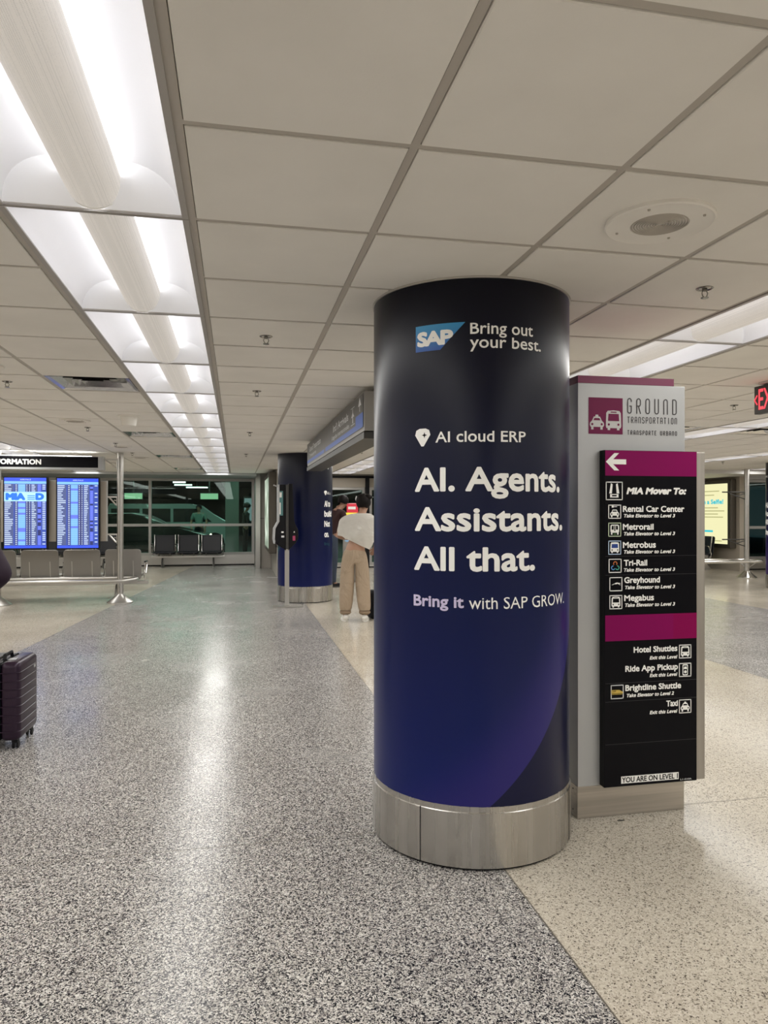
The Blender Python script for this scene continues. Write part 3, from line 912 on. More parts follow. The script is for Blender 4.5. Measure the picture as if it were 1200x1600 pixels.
# header art
ya = TY - 0.0012
f = MB(); f.flat([[(1.662, 1.852), (1.842, 1.852), (1.842, 2.028), (1.662, 2.028)]], ya); hdr = f.build('header_symbol', M['plum_print'], tot)
M['silver_print'] = mat('silver_print', (0.62, 0.62, 0.62), 0.5)
def car_front(x0, z0, w, h, roof_sign=True):
    P = lambda u, v: (x0 + u * w, z0 + v * h)
    body = [[P(0.06, 0.18), P(0.94, 0.18), P(1.0, 0.30), P(0.98, 0.46), P(0.82, 0.62), P(0.18, 0.62), P(0.02, 0.46), P(0.0, 0.30)],
            [P(0.10, 0.0), P(0.26, 0.0), P(0.26, 0.2), P(0.10, 0.2)], [P(0.74, 0.0), P(0.90, 0.0), P(0.90, 0.2), P(0.74, 0.2)],
            [P(0.14, 0.55), P(0.22, 0.55), P(0.34, 0.80), P(0.25, 0.80)], [P(0.78, 0.55), P(0.86, 0.55), P(0.75, 0.80), P(0.66, 0.80)], [P(0.25, 0.77), P(0.75, 0.77), P(0.72, 0.87), P(0.28, 0.87)]]
    if roof_sign: body.append([P(0.38, 0.87), P(0.62, 0.87), P(0.59, 1.0), P(0.41, 1.0)])
    det = [disc(*P(0.17, 0.36), 0.075 * w), disc(*P(0.83, 0.36), 0.075 * w)]
    return body, det
def bus_front(x0, z0, w, h):
    P = lambda u, v: (x0 + u * w, z0 + v * h)
    body = [[P(0.04, 0.1), P(0.96, 0.1), P(1.0, 0.2), P(0.97, 0.86), P(0.88, 0.97), P(0.5, 1.0), P(0.12, 0.97), P(0.03, 0.86), P(0.0, 0.2)],
            [P(0.12, 0.0), P(0.28, 0.0), P(0.28, 0.12), P(0.12, 0.12)], [P(0.72, 0.0), P(0.88, 0.0), P(0.88, 0.12), P(0.72, 0.12)]]
    det = [[P(0.14, 0.46), P(0.86, 0.46), P(0.83, 0.82), P(0.17, 0.82)], disc(*P(0.19, 0.28), 0.07 * w), disc(*P(0.81, 0.28), 0.07 * w), [P(0.3, 0.88), P(0.7, 0.88), P(0.68, 0.93), P(0.32, 0.93)]]
    return body, det
b_, d_ = car_front(1.668, 1.873, 0.075, 0.072)
f = MB(); f.flat(b_, ya - 0.0008); p = f.build('taxi_symbol', M['silver_print'], hdr)
f = MB(); f.flat(d_, ya - 0.0016); f.build('taxi_lamps', M['plum_print'], hdr)
b_, d_ = bus_front(1.752, 1.872, 0.082, 0.096)
f = MB(); f.flat(b_, ya - 0.0008); f.build('bus_symbol', M['silver_print'], hdr)
f = MB(); f.flat(d_, ya - 0.0016); f.build('bus_windows', M['plum_print'], hdr)
# tall thin header lettering, drawn as strokes
r_ = 0.28
def arc_(cx, cz, rx, rz, a0, a1, n=5):
    return [(cx + rx * math.cos(math.radians(a0 + (a1 - a0) * k / n)), cz + rz * math.sin(math.radians(a0 + (a1 - a0) * k / n))) for k in range(n + 1)]
top_ = arc_(0.5, 0.84, 0.5, 0.16, 180, 0, 8)
bot_ = arc_(0.5, 0.16, 0.5, 0.16, 180, 360, 8)
GLY = {
    'G': [[(1, 0.80)] + arc_(0.5, 0.84, 0.5, 0.16, 0, 180, 8) + bot_ + [(1, 0.48), (0.55, 0.48)]],
    'R': [[(0, 0)] + top_ + [(1, 0.62), (0.8, 0.50), (0, 0.50)], [(0.45, 0.5), (1, 0.0)]],
    'O': [top_ + bot_[::-1] + [(0, 0.84)]],
    'U': [[(0, 1)] + bot_ + [(1, 1)]],
    'N': [[(0, 0)] + top_ + [(1, 0)]],
    'D': [[(0, 0), (0, 1), (0.5, 1)] + arc_(0.5, 0.84, 0.5, 0.16, 90, 0, 5) + [(1, 0.16)] + arc_(0.5, 0.16, 0.5, 0.16, 0, -90, 5) + [(0, 0)]],
    'T': [[(0, 1), (1, 1)], [(0.5, 1), (0.5, 0)]],
    'A': [[(0, 0)] + top_ + [(1, 0)], [(0, 0.42), (1, 0.42)]],
    'S': [[(1, 0.82)] + arc_(0.5, 0.84, 0.5, 0.16, 0, 180, 6) + [(0, 0.64), (0.2, 0.54), (0.8, 0.46), (1, 0.36)] + arc_(0.5, 0.16, 0.5, 0.16, 0, -180, 6)],
    'P': [[(0, 0)] + top_ + [(1, 0.58), (0.8, 0.46), (0, 0.46)]],
    'I': [[(0.5, 0), (0.5, 1)]],
    'B': [[(0, 0), (0, 1), (0.7, 1), (0.95, 0.86), (0.95, 0.64), (0.75, 0.52), (0, 0.52)], [(0.75, 0.52), (1, 0.38), (1, 0.14), (0.75, 0), (0, 0)]],
    'E': [[(1, 1), (0, 1), (0, 0), (1, 0)], [(0, 0.5), (0.8, 0.5)]],
}
def stroke_word(name, word, x0, x1, base, cap, w, aspect_gap=0.55):
    n = len(word)
    cw = (x1 - x0) / (n + (n - 1) * aspect_gap)
    f, pp = MB(), []
    for k, ch in enumerate(word):
        ox = x0 + k * cw * (1 + aspect_gap)
        for pl in GLY[ch]:
            pts = [(ox + w / 2 + u * (cw - w), base + w / 2 + v * (cap - w)) for u, v in pl]
            for (ax, az), (bx, bz) in zip(pts[:-1], pts[1:]):
                L = math.hypot(bx - ax, bz - az)
                if L < 1e-6: continue
                nx, nz_ = -(bz - az) / L * w / 2, (bx - ax) / L * w / 2
                pp.append([(ax - nx, az - nz_), (bx - nx, bz - nz_), (bx + nx, bz + nz_), (ax + nx, az + nz_)])
            for px_, pz_ in pts: pp.append(disc(px_, pz_, w / 2, 6))
    f.flat(pp, ya)
    return f.build(name, M['grey_print'], tot)
stroke_word('header_lettering', 'GROUND', 1.866, 2.135, 1.954, 0.077, 0.0055, 0.95)
stroke_word('header_lettering', 'TRANSPORTATION', 1.867, 2.136, 1.908, 0.032, 0.0035, 0.5)
stroke_word('header_lettering', 'TRANSPORTE', 1.867, 2.024, 1.851, 0.023, 0.0034, 0.5)
stroke_word('header_lettering', 'URBANO', 2.044, 2.136, 1.851, 0.023, 0.0034, 0.5)

# direction board
PX0, PX1, PY = 1.720, 2.215, 3.167
f = MB(); f.box(PX0, PX1, PY, PY + 0.045, 0.158, 1.771, 0.0015); brd = f.build('direction_board', M['black'], tot)
f = MB(); f.box(PX1 + 0.0005, 2.264, PY + 0.006, PY + 0.16, 0.160, 1.768, 0.002); f.box(TX1 + 0.001, PX1 + 0.0005, PY + 0.0455, PY + 0.16, 0.160, 1.768)
f.build('edge_post', brushed('edge_post_metal', (0.42, 0.395, 0.36), 0.42, (40, 40, 1.0)), tot)
yp = PY - 0.0012
f = MB(); f.flat([[(PX0 + 0.005, 1.649), (PX1 - 0.001, 1.649), (PX1 - 0.001, 1.7695), (PX0 + 0.005, 1.7695)]], yp); f.build('magenta_band', M['magenta'], brd)
f = MB(); f.flat([[(PX0 + 0.005, 0.857), (2.086, 0.857), (2.086, 0.981), (PX0 + 0.005, 0.981)]], yp); f.build('magenta_band', M['magenta'], brd)
f = MB(); f.flat([[(2.086, 0.857), (PX1 - 0.001, 0.857), (PX1 - 0.001, 0.981), (2.086, 0.981)]], yp); f.build('magenta_patch', mat('magenta_patch', srgb(134, 4, 78), 0.4, spec=0.12), brd)
f = MB(); f.flat([[(1.728, 1.7155), (1.772, 1.757), (1.797, 1.757), (1.7535, 1.7155)], [(1.728, 1.7155), (1.7535, 1.7155), (1.797, 1.674), (1.772, 1.674)], [(1.745, 1.7275), (1.834, 1.7275), (1.834, 1.7035), (1.745, 1.7035)]], yp - 0.0008); f.build('left_arrow', M['white'], brd)
M['seam_line'] = mat('panel_seam', (0.035, 0.035, 0.04), 0.3)
f = MB()
for z in (1.262, 1.172, 0.654, 0.566, 0.362): f.flat([[(PX0 + 0.006, z), (PX1 - 0.002, z + 0.0), (PX1 - 0.002, z + 0.0016), (PX0 + 0.006, z + 0.0016)]], yp + 0.0006)
f.build('insert_seam', M['seam_line'], brd)
def board_text(body, x0, x1, base, cap, bold=0.045, shear=0.0, xh=0.73):
    text_plane('direction_lettering', body, x0, x1, base, cap, yp, M['white'], brd, bold=bold, shear=shear, xh=xh)
board_text('MIA Mover To:', 1.836, 2.160, 1.560, 0.033, 0.085, 0.22)
rows_ = [('Rental Car Center', 1.817, 2.146, 1.475, 1.4485, 1.819, 2.097), ('Metrorail', 1.817, 1.980, 1.389, 1.362, 1.819, 2.097),
         ('Metrobus', 1.817, 1.992, 1.302, 1.275, 1.819, 2.097), ('Tri-Rail', 1.822, 1.946, 1.216, 1.188, 1.819, 2.097),
         ('Greyhound', 1.824, 2.014, 1.133, 1.104, 1.825, 2.097), ('Megabus', 1.824, 1.982, 1.047, 1.019, 1.825, 2.097)]
for body, a, c, z, z2, a2, c2 in rows_:
    board_text(body, a, c, z, 0.029)
    board_text('Take Elevator to Level 3', a2, c2, z2, 0.017, 0.05, 0.22)
board_text('Hotel Shuttles', 1.874, 2.108, 0.797, 0.028)
board_text('Exit this Level', 1.959, 2.108, 0.761, 0.017, 0.05, 0.22)
board_text('Ride App Pickup', 1.830, 2.111, 0.707, 0.029)
board_text('Exit this Level', 1.959, 2.108, 0.676, 0.017, 0.05, 0.22)
board_text('Brightline Shuttle', 1.830, 2.128, 0.615, 0.029)
board_text('Take Elevator to Level 2', 1.834, 2.092, 0.5845, 0.017, 0.05, 0.22)
board_text('Taxi', 2.048, 2.111, 0.529, 0.029)
board_text('Exit this Level', 1.959, 2.108, 0.4965, 0.017, 0.05, 0.22)
text_plane('code_lettering', 'L1-010A', 2.125, 2.185, 0.1655, 0.008, yp, M['sign_white'], brd)
f = MB(); f.flat([[(1.808, 0.172), (2.115, 0.172), (2.115, 0.2065), (1.808, 0.2065)]], yp); lv = f.build('level_sticker', M['white'], brd)
text_plane('level_lettering', 'YOU ARE ON LEVEL 1', 1.812, 2.110, 0.1765, 0.0255, yp - 0.0008, M['black'], lv, bold=0.03)
# pictograms
def picto(x0, z0, s, body, det, detm=None, extra=None, frame=None, back=None):
    f = MB(); w = 0.004
    for p in ([(x0, z0), (x0 + s, z0), (x0 + s, z0 + w), (x0, z0 + w)], [(x0, z0 + s - w), (x0 + s, z0 + s - w), (x0 + s, z0 + s), (x0, z0 + s)],
              [(x0, z0), (x0 + w, z0), (x0 + w, z0 + s), (x0, z0 + s)], [(x0 + s - w, z0), (x0 + s, z0), (x0 + s, z0 + s), (x0 + s - w, z0 + s)]):
        f.flat([p], yp)
    o = f.build('pictogram_frame', frame or M['white'], brd)
    if back:
        f = MB(); f.flat([[(x0 + w, z0 + w), (x0 + s - w, z0 + w), (x0 + s - w, z0 + s - w), (x0 + w, z0 + s - w)]], yp + 0.0003); f.build('pictogram_ground', back, o)
    if body:
        f = MB(); f.flat(body, yp - 0.0004); f.build('pictogram', M['white'], o)
    if det:
        f = MB(); f.flat(det, yp - 0.0009); f.build('pictogram_detail', detm or M['black'], o)
    for polys, mm in (extra or []):
        f = MB(); f.flat(polys, yp - 0.0014); f.build('pictogram_mark', mm, o)
x0, z0, s_ = 1.728, 1.532, 0.088
P = lambda u, v: (x0 + u * s_, z0 + v * s_)
picto(x0, z0, s_, [[P(0.20, 0.36), P(0.36, 0.36), P(0.40, 0.86), P(0.30, 0.92)], [P(0.64, 0.36), P(0.80, 0.36), P(0.70, 0.92), P(0.60, 0.86)], [P(0.25, 0.14), P(0.75, 0.14), P(0.75, 0.33), P(0.25, 0.33)]],
      [[P(0.36, 0.2), P(0.64, 0.2), P(0.64, 0.28), P(0.36, 0.28)]])
s_ = 0.067
b_, d_ = car_front(1.750, 1.450, 0.048, 0.042, False)
kx, kz = 1.752, 1.496
picto(1.741, 1.443, s_, b_, d_, None, [([[(kx + 0.006, kz), (kx + 0.016, kz), (kx + 0.016, kz + 0.009), (kx + 0.006, kz + 0.009)], [(kx + 0.016, kz + 0.003), (kx + 0.034, kz + 0.003), (kx + 0.034, kz + 0.006), (kx + 0.016, kz + 0.006)]], M['white'])])
M['icon_green'] = mat('icon_green', srgb(52, 92, 40), 0.4); M['icon_blue'] = mat('icon_blue', srgb(24, 60, 140), 0.4)
M['icon_orange'] = mat('icon_orange', srgb(214, 120, 60), 0.4); M['icon_teal'] = mat('icon_teal', srgb(60, 170, 150), 0.4); M['icon_sky'] = mat('icon_sky', srgb(90, 150, 215), 0.4); M['icon_gold'] = mat('icon_gold', srgb(206, 178, 84), 0.4)
x0, z0 = 1.741, 1.357
P = lambda u, v: (x0 + u * s_, z0 + v * s_)
picto(x0, z0, s_, [rrect(*P(0.16, 0.28), *P(0.84, 0.86), 0.008), [P(0.2, 0.14), P(0.32, 0.14), P(0.32, 0.3), P(0.2, 0.3)], [P(0.68, 0.14), P(0.8, 0.14), P(0.8, 0.3), P(0.68, 0.3)]],
      [[P(0.25, 0.5), P(0.41, 0.5), P(0.41, 0.78), P(0.27, 0.78)], [P(0.46, 0.4), P(0.54, 0.4), P(0.54, 0.8), P(0.46, 0.8)], [P(0.59, 0.5), P(0.75, 0.5), P(0.73, 0.78), P(0.59, 0.78)]], None,
      [([[P(0.4, 0.12), P(0.6, 0.12), P(0.6, 0.22), P(0.4, 0.22)]], M['icon_green'])], mat('icon_pale_green', srgb(205, 220, 190), 0.5))
for (ix, iz, dm, fm) in ((1.741, 1.271, M['icon_blue'], mat('icon_pale_blue', srgb(190, 212, 240), 0.5)), (1.747, 1.010, None, None), (2.117, 0.760, None, None)):
    b_, d_ = bus_front(ix + 0.010, iz + 0.008, 0.047, 0.052)
    picto(ix, iz, s_, b_, d_[:1] if dm else d_, dm, [(d_[1:3], M['black'])] if dm else None, fm)
x0, z0 = 1.743, 1.184
P = lambda u, v: (x0 + u * s_, z0 + v * s_)
def ringp(cx, cz, r0, r1, a0, a1, n=8):
    out = []
    for k in range(n):
        p0, p1 = [math.radians(a0 + (a1 - a0) * q / n) for q in (k, k + 1)]
        out.append([P(cx + r0 * math.cos(p0), cz + r0 * math.sin(p0)), P(cx + r1 * math.cos(p0), cz + r1 * math.sin(p0)), P(cx + r1 * math.cos(p1), cz + r1 * math.sin(p1)), P(cx + r0 * math.cos(p1), cz + r0 * math.sin(p1))])
    return out
picto(x0, z0, s_, None, None, None, [(ringp(0.5, 0.66, 0.10, 0.17, -40, 220), M['icon_orange']), (ringp(0.66, 0.36, 0.10, 0.17, -160, 100), M['icon_teal']), (ringp(0.34, 0.36, 0.10, 0.17, 80, 340), M['icon_sky'])])
x0, z0 = 1.747, 1.096
P = lambda u, v: (x0 + u * s_, z0 + v * s_)
picto(x0, z0, s_, [[P(0.14, 0.44), P(0.30, 0.46), P(0.45, 0.56), P(0.36, 0.54), P(0.2, 0.47)], [P(0.36, 0.50), P(0.56, 0.50), P(0.66, 0.56), P(0.60, 0.62), P(0.44, 0.58)], [P(0.60, 0.54), P(0.78, 0.52), P(0.88, 0.54), P(0.80, 0.58), P(0.64, 0.60)], [P(0.62, 0.54), P(0.84, 0.42), P(0.86, 0.44), P(0.68, 0.57)]], None)
x0, z0 = 2.117, 0.670
P = lambda u, v: (x0 + u * s_, z0 + v * s_)
picto(x0, z0, s_, [rrect(*P(0.28, 0.10), *P(0.72, 0.90), 0.006)], [rrect(*P(0.34, 0.18), *P(0.66, 0.82), 0.003)], None, [([disc(*P(0.5, 0.36), 0.0075), [P(0.36, 0.56), P(0.64, 0.56), P(0.60, 0.74), P(0.40, 0.74)]], M['white']), ])
x0, z0 = 1.754, 0.580
P = lambda u, v: (x0 + u * s_, z0 + v * s_)
picto(x0, z0, s_, None, None, None, [([[P(0.02, 0.40), P(0.98, 0.40), P(0.92, 0.50), P(0.66, 0.64), P(0.02, 0.66)], [P(0.02, 0.32), P(0.9, 0.32), P(0.9, 0.36), P(0.02, 0.36)]], M['icon_gold']), ([[P(0.14, 0.54), P(0.40, 0.54), P(0.40, 0.60), P(0.14, 0.60)]], M['black'])], M['sign_white'])
b_, d_ = car_front(2.126, 0.500, 0.049, 0.048)
picto(2.117, 0.492, s_, b_, d_)
# small fixings on the base edge
f = MB()
for z in (0.13, 0.03): f.tube([(TX0 - 0.002, TY + 0.05, z), (TX0 + 0.002, TY + 0.05, z)], 0.004, 8)
f.build('fixing_screw', M['dark'], tot)

# ------------------------------------------------------------------ arrivals information stand
YP = 12.43
st = thing('information_stand', 'steel pole stand with black information header and beige panels, at left', 'information stand', (0, 0, 0))
for px in (-1.855, -3.70):
    f = MB(); f.tube([(px, YP, 0.05), (px, YP, 2.45)], 0.049, 20); po = f.build('pole', M['steel_plain'], st)
    f = MB(); f.lathe([(0.205, 0.0), (0.205, 0.012), (0.19, 0.022), (0.058, 0.125), (0.051, 0.14)], 40, (px, YP)); f.build('cone_base', M['steel_plain'], po)
    f = MB(); f.lathe([(0.054, 2.40), (0.054, 2.448)], 24, (px, YP), cap=False); f.build('pole_collar', M['steel_plain'], po)
    f = MB(); f.box(px - 0.004, px + 0.004, YP - 0.053, YP - 0.048, 0.16, 2.38); f.build('pole_groove', M['dark'], po)
f = MB(); f.box(-5.6, -2.102, YP - 0.09, YP + 0.09, 2.152, 2.368); hd = f.build('header_box', M['silver'], st)
f = MB(); f.quad((-5.58, YP - 0.092, 2.187), (-2.181, YP - 0.092, 2.187), (-2.181, YP - 0.092, 2.361), (-5.58, YP - 0.092, 2.361)); f.build('header_face', M['black'], hd)
text_plane('header_lettering', 'INFORMATION', -3.80, -3.035, 2.229, 0.084, YP - 0.0935, M['white'], hd, bold=0.06)
f = MB(); f.box(-4.6, -2.3, YP - 0.05, YP + 0.03, 2.371, 2.378); f.build('header_uplight', emit_mat('header_uplight', (1.0, 0.97, 0.9), 9.0), hd)
def arm(px0, px1, z):
    f = MB(); f.box(px0, px1, YP - 0.012, YP + 0.012, z - 0.012, z + 0.012)
    f.tube([(px1 - 0.005, YP, z - 0.15), (px1 - 0.005, YP, z - 0.01)], 0.010, 8)
    f.tube([(px0 + 0.03, YP, z - 0.012), (px1 - 0.02, YP, z - 0.13)], 0.012, 8)
    f.tube([(px0 + 0.10, YP, z - 0.05), (px1 - 0.02, YP, z - 0.06)], 0.009, 8)
    f.build('bracket_arm', M['steel_plain'], st)
arm(-2.102, -1.90, 2.33); arm(-2.05, -1.90, 1.72); arm(-2.05, -1.90, 1.11)
f = MB(); f.box(-5.2, -2.075, YP + 0.0, YP + 0.05, 1.00, 1.972); f.build('back_panel', M['beige_panel'], st)
f = MB(); f.box(-5.2, -2.075, YP - 0.002, YP + 0.052, 1.972, 1.985); f.build('panel_trim', M['silver'], st)
f = MB(); f.box(-2.075, -2.055, YP, YP + 0.05, 1.0, 1.985); f.build('panel_edge', M['alu'], st)
# bumper rail: a tube loop round both poles
pts = []
for k in range(13): pts.append((-1.80 + 0.20 * math.sin(PI * k / 12), YP - 0.30 * math.cos(PI * k / 12) * 1.0, 0.375))
for k in range(13): pts.append((-3.75 - 0.20 * math.sin(PI * k / 12), YP + 0.30 * math.cos(PI * k / 12), 0.375))
f = MB(); f.tube(pts, 0.030, 12, closed=True); f.build('bumper_rail', M['steel_plain'], st)
f = MB()
for px in (-1.855, -3.70):
    f.tube([(px, YP - 0.28, 0.355), (px, YP - 0.05, 0.24)], 0.012, 8); f.tube([(px, YP + 0.28, 0.355), (px, YP + 0.05, 0.24)], 0.012, 8)
f.build('rail_bracket', M['steel_plain'], st)

SCR = emit_mat('screen_blue', (0.035, 0.075, 0.38), 0.75)
SCR_H = emit_mat('screen_header', (0.02, 0.06, 0.62), 1.0)
SCR_B = emit_mat('screen_band', (0.20, 0.47, 0.95), 0.80)
SCR_G = emit_mat('screen_grey', (0.075, 0.10, 0.22), 0.75)
SCR_W = emit_mat('screen_white', (0.62, 0.74, 1.0), 0.75)
SCR_D = emit_mat('screen_dark', (0.012, 0.016, 0.09), 0.9)
SCR_V = emit_mat('screen_violet', (0.10, 0.14, 0.85), 1.0)
SCR_L = emit_mat('screen_logo', (0.01, 0.13, 0.72), 1.0)
def display(x0, x1, z0, z1, label, logo, seed):
    t = thing('flight_display', label, 'screen', (0, 0, 0), 0, 'arrivals screens')
    y = YP - 0.10
    f = MB(); f.box(x0, x1, y, YP - 0.008, z0, z1, 0.004); f.build('housing', M['black_soft'], t)
    f = MB(); f.box(x0 + 0.2, x1 - 0.2, YP - 0.008, YP - 0.001, z0 + 0.3, z1 - 0.4); f.build('mount_plate', M['black_soft'], t)
    a, c, d, e = x0 + 0.018, x1 - 0.018, z0 + 0.018, z1 - 0.018
    f = MB(); f.flat([[(a, d), (c, d), (c, e), (a, e)]], y - 0.001); s = f.build('screen', SCR, t)
    rnd = random.Random(seed)
    w = c - a; h = e - d
    Z = lambda v: d + v * h
    X = lambda u: a + u * w
    f = MB(); f.flat([[(a, Z(0.955)), (c, Z(0.955)), (c, e), (a, e)]], y - 0.0016); f.build('title_bar', SCR_H, s)
    f = MB(); f.flat([[(a, d), (c, d), (c, Z(0.035)), (a, Z(0.035))]], y - 0.0016); f.build('footer_bar', SCR_H, s)
    n = 32
    rowz = [Z(0.045 + (0.91 - 0.045) * k / n) for k in range(n)]; rh = (0.865 * h / n)
    lo, hi = 20, 26
    rows = [k for k in range(n) if not (logo and 23 <= k < 28)]
    G_, B_, Wt, D_, V_ = MB(), MB(), MB(), MB(), MB()
    B_.flat([[(a, Z(0.915)), (c, Z(0.915)), (c, Z(0.95)), (a, Z(0.95))]], y - 0.0016)
    for k in rows:
        z = rowz[k]
        G_.flat([[(X(0.0), z), (X(0.22), z), (X(0.22), z + rh * 0.86), (X(0.0), z + rh * 0.86)], [(X(0.64), z), (X(0.78), z), (X(0.78), z + rh * 0.86), (X(0.64), z + rh * 0.86)]], y - 0.0016)
        if rnd.random() < 0.86: B_.flat([[(X(0.33), z), (X(0.50), z), (X(0.50), z + rh * 0.9), (X(0.33), z + rh * 0.9)]], y - 0.0018)
        else: V_.flat([[(X(0.33), z), (X(0.50), z), (X(0.50), z + rh * 0.9), (X(0.33), z + rh * 0.9)]], y - 0.0018)
        D_.flat([[(X(0.25), z), (X(0.32), z), (X(0.32), z + rh * 0.9), (X(0.25), z + rh * 0.9)], [(X(0.51), z), (X(0.63), z), (X(0.63), z + rh * 0.9), (X(0.51), z + rh * 0.9)]], y - 0.0018)
        if rnd.random() < 0.65: V_.flat([[(X(0.80), z), (X(0.87), z), (X(0.87), z + rh * 0.9), (X(0.80), z + rh * 0.9)]], y - 0.0018)
        else: D_.flat([[(X(0.80), z), (X(0.87), z), (X(0.87), z + rh * 0.9), (X(0.80), z + rh * 0.9)]], y - 0.0018)
        L1 = rnd.uniform(0.08, 0.20)
        for u0, u1 in ((0.01, 0.01 + L1), (0.265, 0.305), (0.525, 0.55), (0.59, 0.615), (0.65, 0.65 + rnd.uniform(0.05, 0.11)), (0.91, 0.98)):
            if u0 == 0.91 and rnd.random() < 0.25: continue
            Wt.flat([[(X(u0), z + rh * 0.25), (X(u1), z + rh * 0.25), (X(u1), z + rh * 0.68), (X(u0), z + rh * 0.68)]], y - 0.0024)
    for bb, nm, mm in ((G_, 'city_column', SCR_G), (B_, 'status_column', SCR_B), (D_, 'time_column', SCR_D), (V_, 'gate_column', SCR_V)):
        o = bb.build(nm, mm, s); o['kind'] = 'stuff'
    o = Wt.build('flight_rows', SCR_W, s); o['kind'] = 'stuff'
    text_plane('title_lettering', 'ARRIVALS', X(0.38), X(0.63), Z(0.965), 0.020, y - 0.0026, SCR_W, s, bold=0.04, space=1.6)
    if logo:
        zl0, zl1 = rowz[23], rowz[28] - rh * 0.1
        f = MB(); f.flat([[(a, zl0), (c, zl0), (c, zl1), (a, zl1)]], y - 0.0024); lg2 = f.build('logo_band', emit_mat('logo_band', (0.35, 0.66, 1.0), 0.95), s)
        text_plane('airport_logo', 'MIA', X(0.03), X(0.50), zl0 + 0.016, zl1 - zl0 - 0.032, y - 0.0032, SCR_L, lg2, bold=0.13)
        hh = zl1 - zl0
        text_plane('terminal_letter', 'D', X(0.74), X(0.95), zl0 + 0.016, hh - 0.032, y - 0.0032, SCR_L, lg2, bold=0.12)
        f = MB()
        for q in range(3):
            f.flat([[(X(0.55), zl0 + 0.025 + q * 0.028), (X(0.73), zl0 + 0.025 + q * 0.028), (X(0.73), zl0 + 0.038 + q * 0.028), (X(0.55), zl0 + 0.038 + q * 0.028)]], y - 0.0032)
        f.build('logo_lines', SCR_L, lg2)
    return t
display(-3.592, -2.940, 0.885, 2.035, 'arrivals screen with the airport logo band, left one under the header', True, 3)
display(-2.814, -2.158, 0.880, 2.030, 'arrivals screen without a logo band, beside the steel pole', False, 8)

# ------------------------------------------------------------------ beam seating
def bench(name, label, n, pitch, x0, y, face, shell, pad, group, frame=None, arms=True):
    """row of seats on a beam; local +Y is the way a sitter faces"""
    t = thing(name, label, 'bench', (x0 + n * pitch / 2 * 1.0, y, 0), 0 if face > 0 else PI, group)
    W_ = n * pitch
    w = pitch * 0.44
    f = MB(); f.box(-W_ / 2 - 0.05, W_ / 2 + 0.05, -0.03, 0.05, 0.245, 0.305, 0.006); f.build('beam', M['steel_plain'], t)
    for k in range(n):
        c = -W_ / 2 + pitch * (k + 0.5)
        # backrest: rounded slab, reclined
        f = MB(); f.prism(rrect(-w, 0.0, w, 0.52, 0.05, 5), -0.014, 0.014, 'y', 0.006)
        f.xf(Matrix.Translation((c, -0.15, 0.335)) @ Matrix.Rotation(math.radians(9), 4, 'X'))
        bk = f.build('backrest', shell, t)
        if pad:
            f = MB(); f.prism(rrect(-w + 0.03, 0.05, w - 0.03, 0.49, 0.03, 4), 0.015, 0.045, 'y', 0.012)
            f.xf(Matrix.Translation((c, -0.15, 0.335)) @ Matrix.Rotation(math.radians(9), 4, 'X')); f.build('back_cushion', pad, bk)
        if frame:
            pts = [(c - w, -0.20, 0.86), (c - w, -0.15, 0.43), (c - w + 0.03, -0.14, 0.40), (c + w - 0.03, -0.14, 0.40), (c + w, -0.15, 0.43), (c + w, -0.20, 0.86)]
            f = MB(); f.tube([(px, py + 0.055, pz) for px, py, pz in pts], 0.013, 8); f.build('back_frame', frame, bk)
        f = MB()
        for s in (-0.55, 0.55):
            f = MB()
            f.box(c + s * w - 0.006, c + s * w + 0.006, -0.20, -0.165, 0.30, 0.66, rot=Matrix.Rotation(math.radians(7), 3, 'X'))
            f.build('back_bracket', M['steel_plain'], t)
        f = MB(); f.prism(rrect(-w, -0.14, w, 0.34, 0.05, 5), 0.385, 0.42, 'z', 0.01); f.xf(Matrix.Translation((c, 0, 0))); f.build('seat', pad or shell, t)
        for s in (-0.5, 0.5):
            f = MB(); f.prism([(-0.10, 0.30), (0.12, 0.30), (0.22, 0.39), (-0.14, 0.39)], c + s * w * 1.1 - 0.008, c + s * w * 1.1 + 0.008, 'x'); f.build('seat_bracket', M['steel_plain'], t)
    if arms:
        for k in range(n + 1):
            c = -W_ / 2 + pitch * k
            f = MB(); f.tube([(c, -0.08, 0.30), (c, -0.10, 0.42), (c, -0.02, 0.60), (c, 0.05, 0.62), (c, 0.22, 0.60), (c, 0.26, 0.56), (c, 0.10, 0.42)], 0.011, 8)
            a = f.build('armrest', M['chrome'], t)
            f = MB(); f.box(c - 0.02, c + 0.02, 0.0, 0.24, 0.612, 0.632, 0.008); f.build('arm_pad', M['black_soft'], a)
    for q, s in enumerate(([-0.36, 0.36] if n > 2 else [-0.25, 0.25])):
        f = MB(); f.prism([(-0.26, 0.0), (-0.20, 0.0), (-0.03, 0.245), (0.05, 0.245), (0.24, 0.0), (0.30, 0.0), (0.30, 0.012), (0.12, 0.26), (-0.10, 0.26), (-0.26, 0.012)][0:1] + [(0.30, 0.0), (0.30, 0.015), (0.06, 0.25), (-0.04, 0.25), (-0.26, 0.015)], s * W_ - 0.02, s * W_ + 0.02, 'x', 0.003)
        f.build('leg', M['steel_plain'], t)
    return t
M['shell_grey'] = mat('grey_seat_shell', (0.30, 0.285, 0.265), 0.42, 0.3)
M['pad_black'] = mat('black_vinyl', (0.008, 0.009, 0.016), 0.4)
bench('beam_seat', 'row of grey shell seats seen from behind, at the arrivals screens', 5, 0.652, -4.79, 12.97, 1, M['shell_grey'], M['shell_grey'], 'beam seats in the waiting area')
bench('beam_seat', 'row of three black padded seats in front of the dark window', 3, 0.612, -2.18, 20.10, -1, M['pad_black'], M['pad_black'], 'beam seats in the waiting area', M['chrome'])
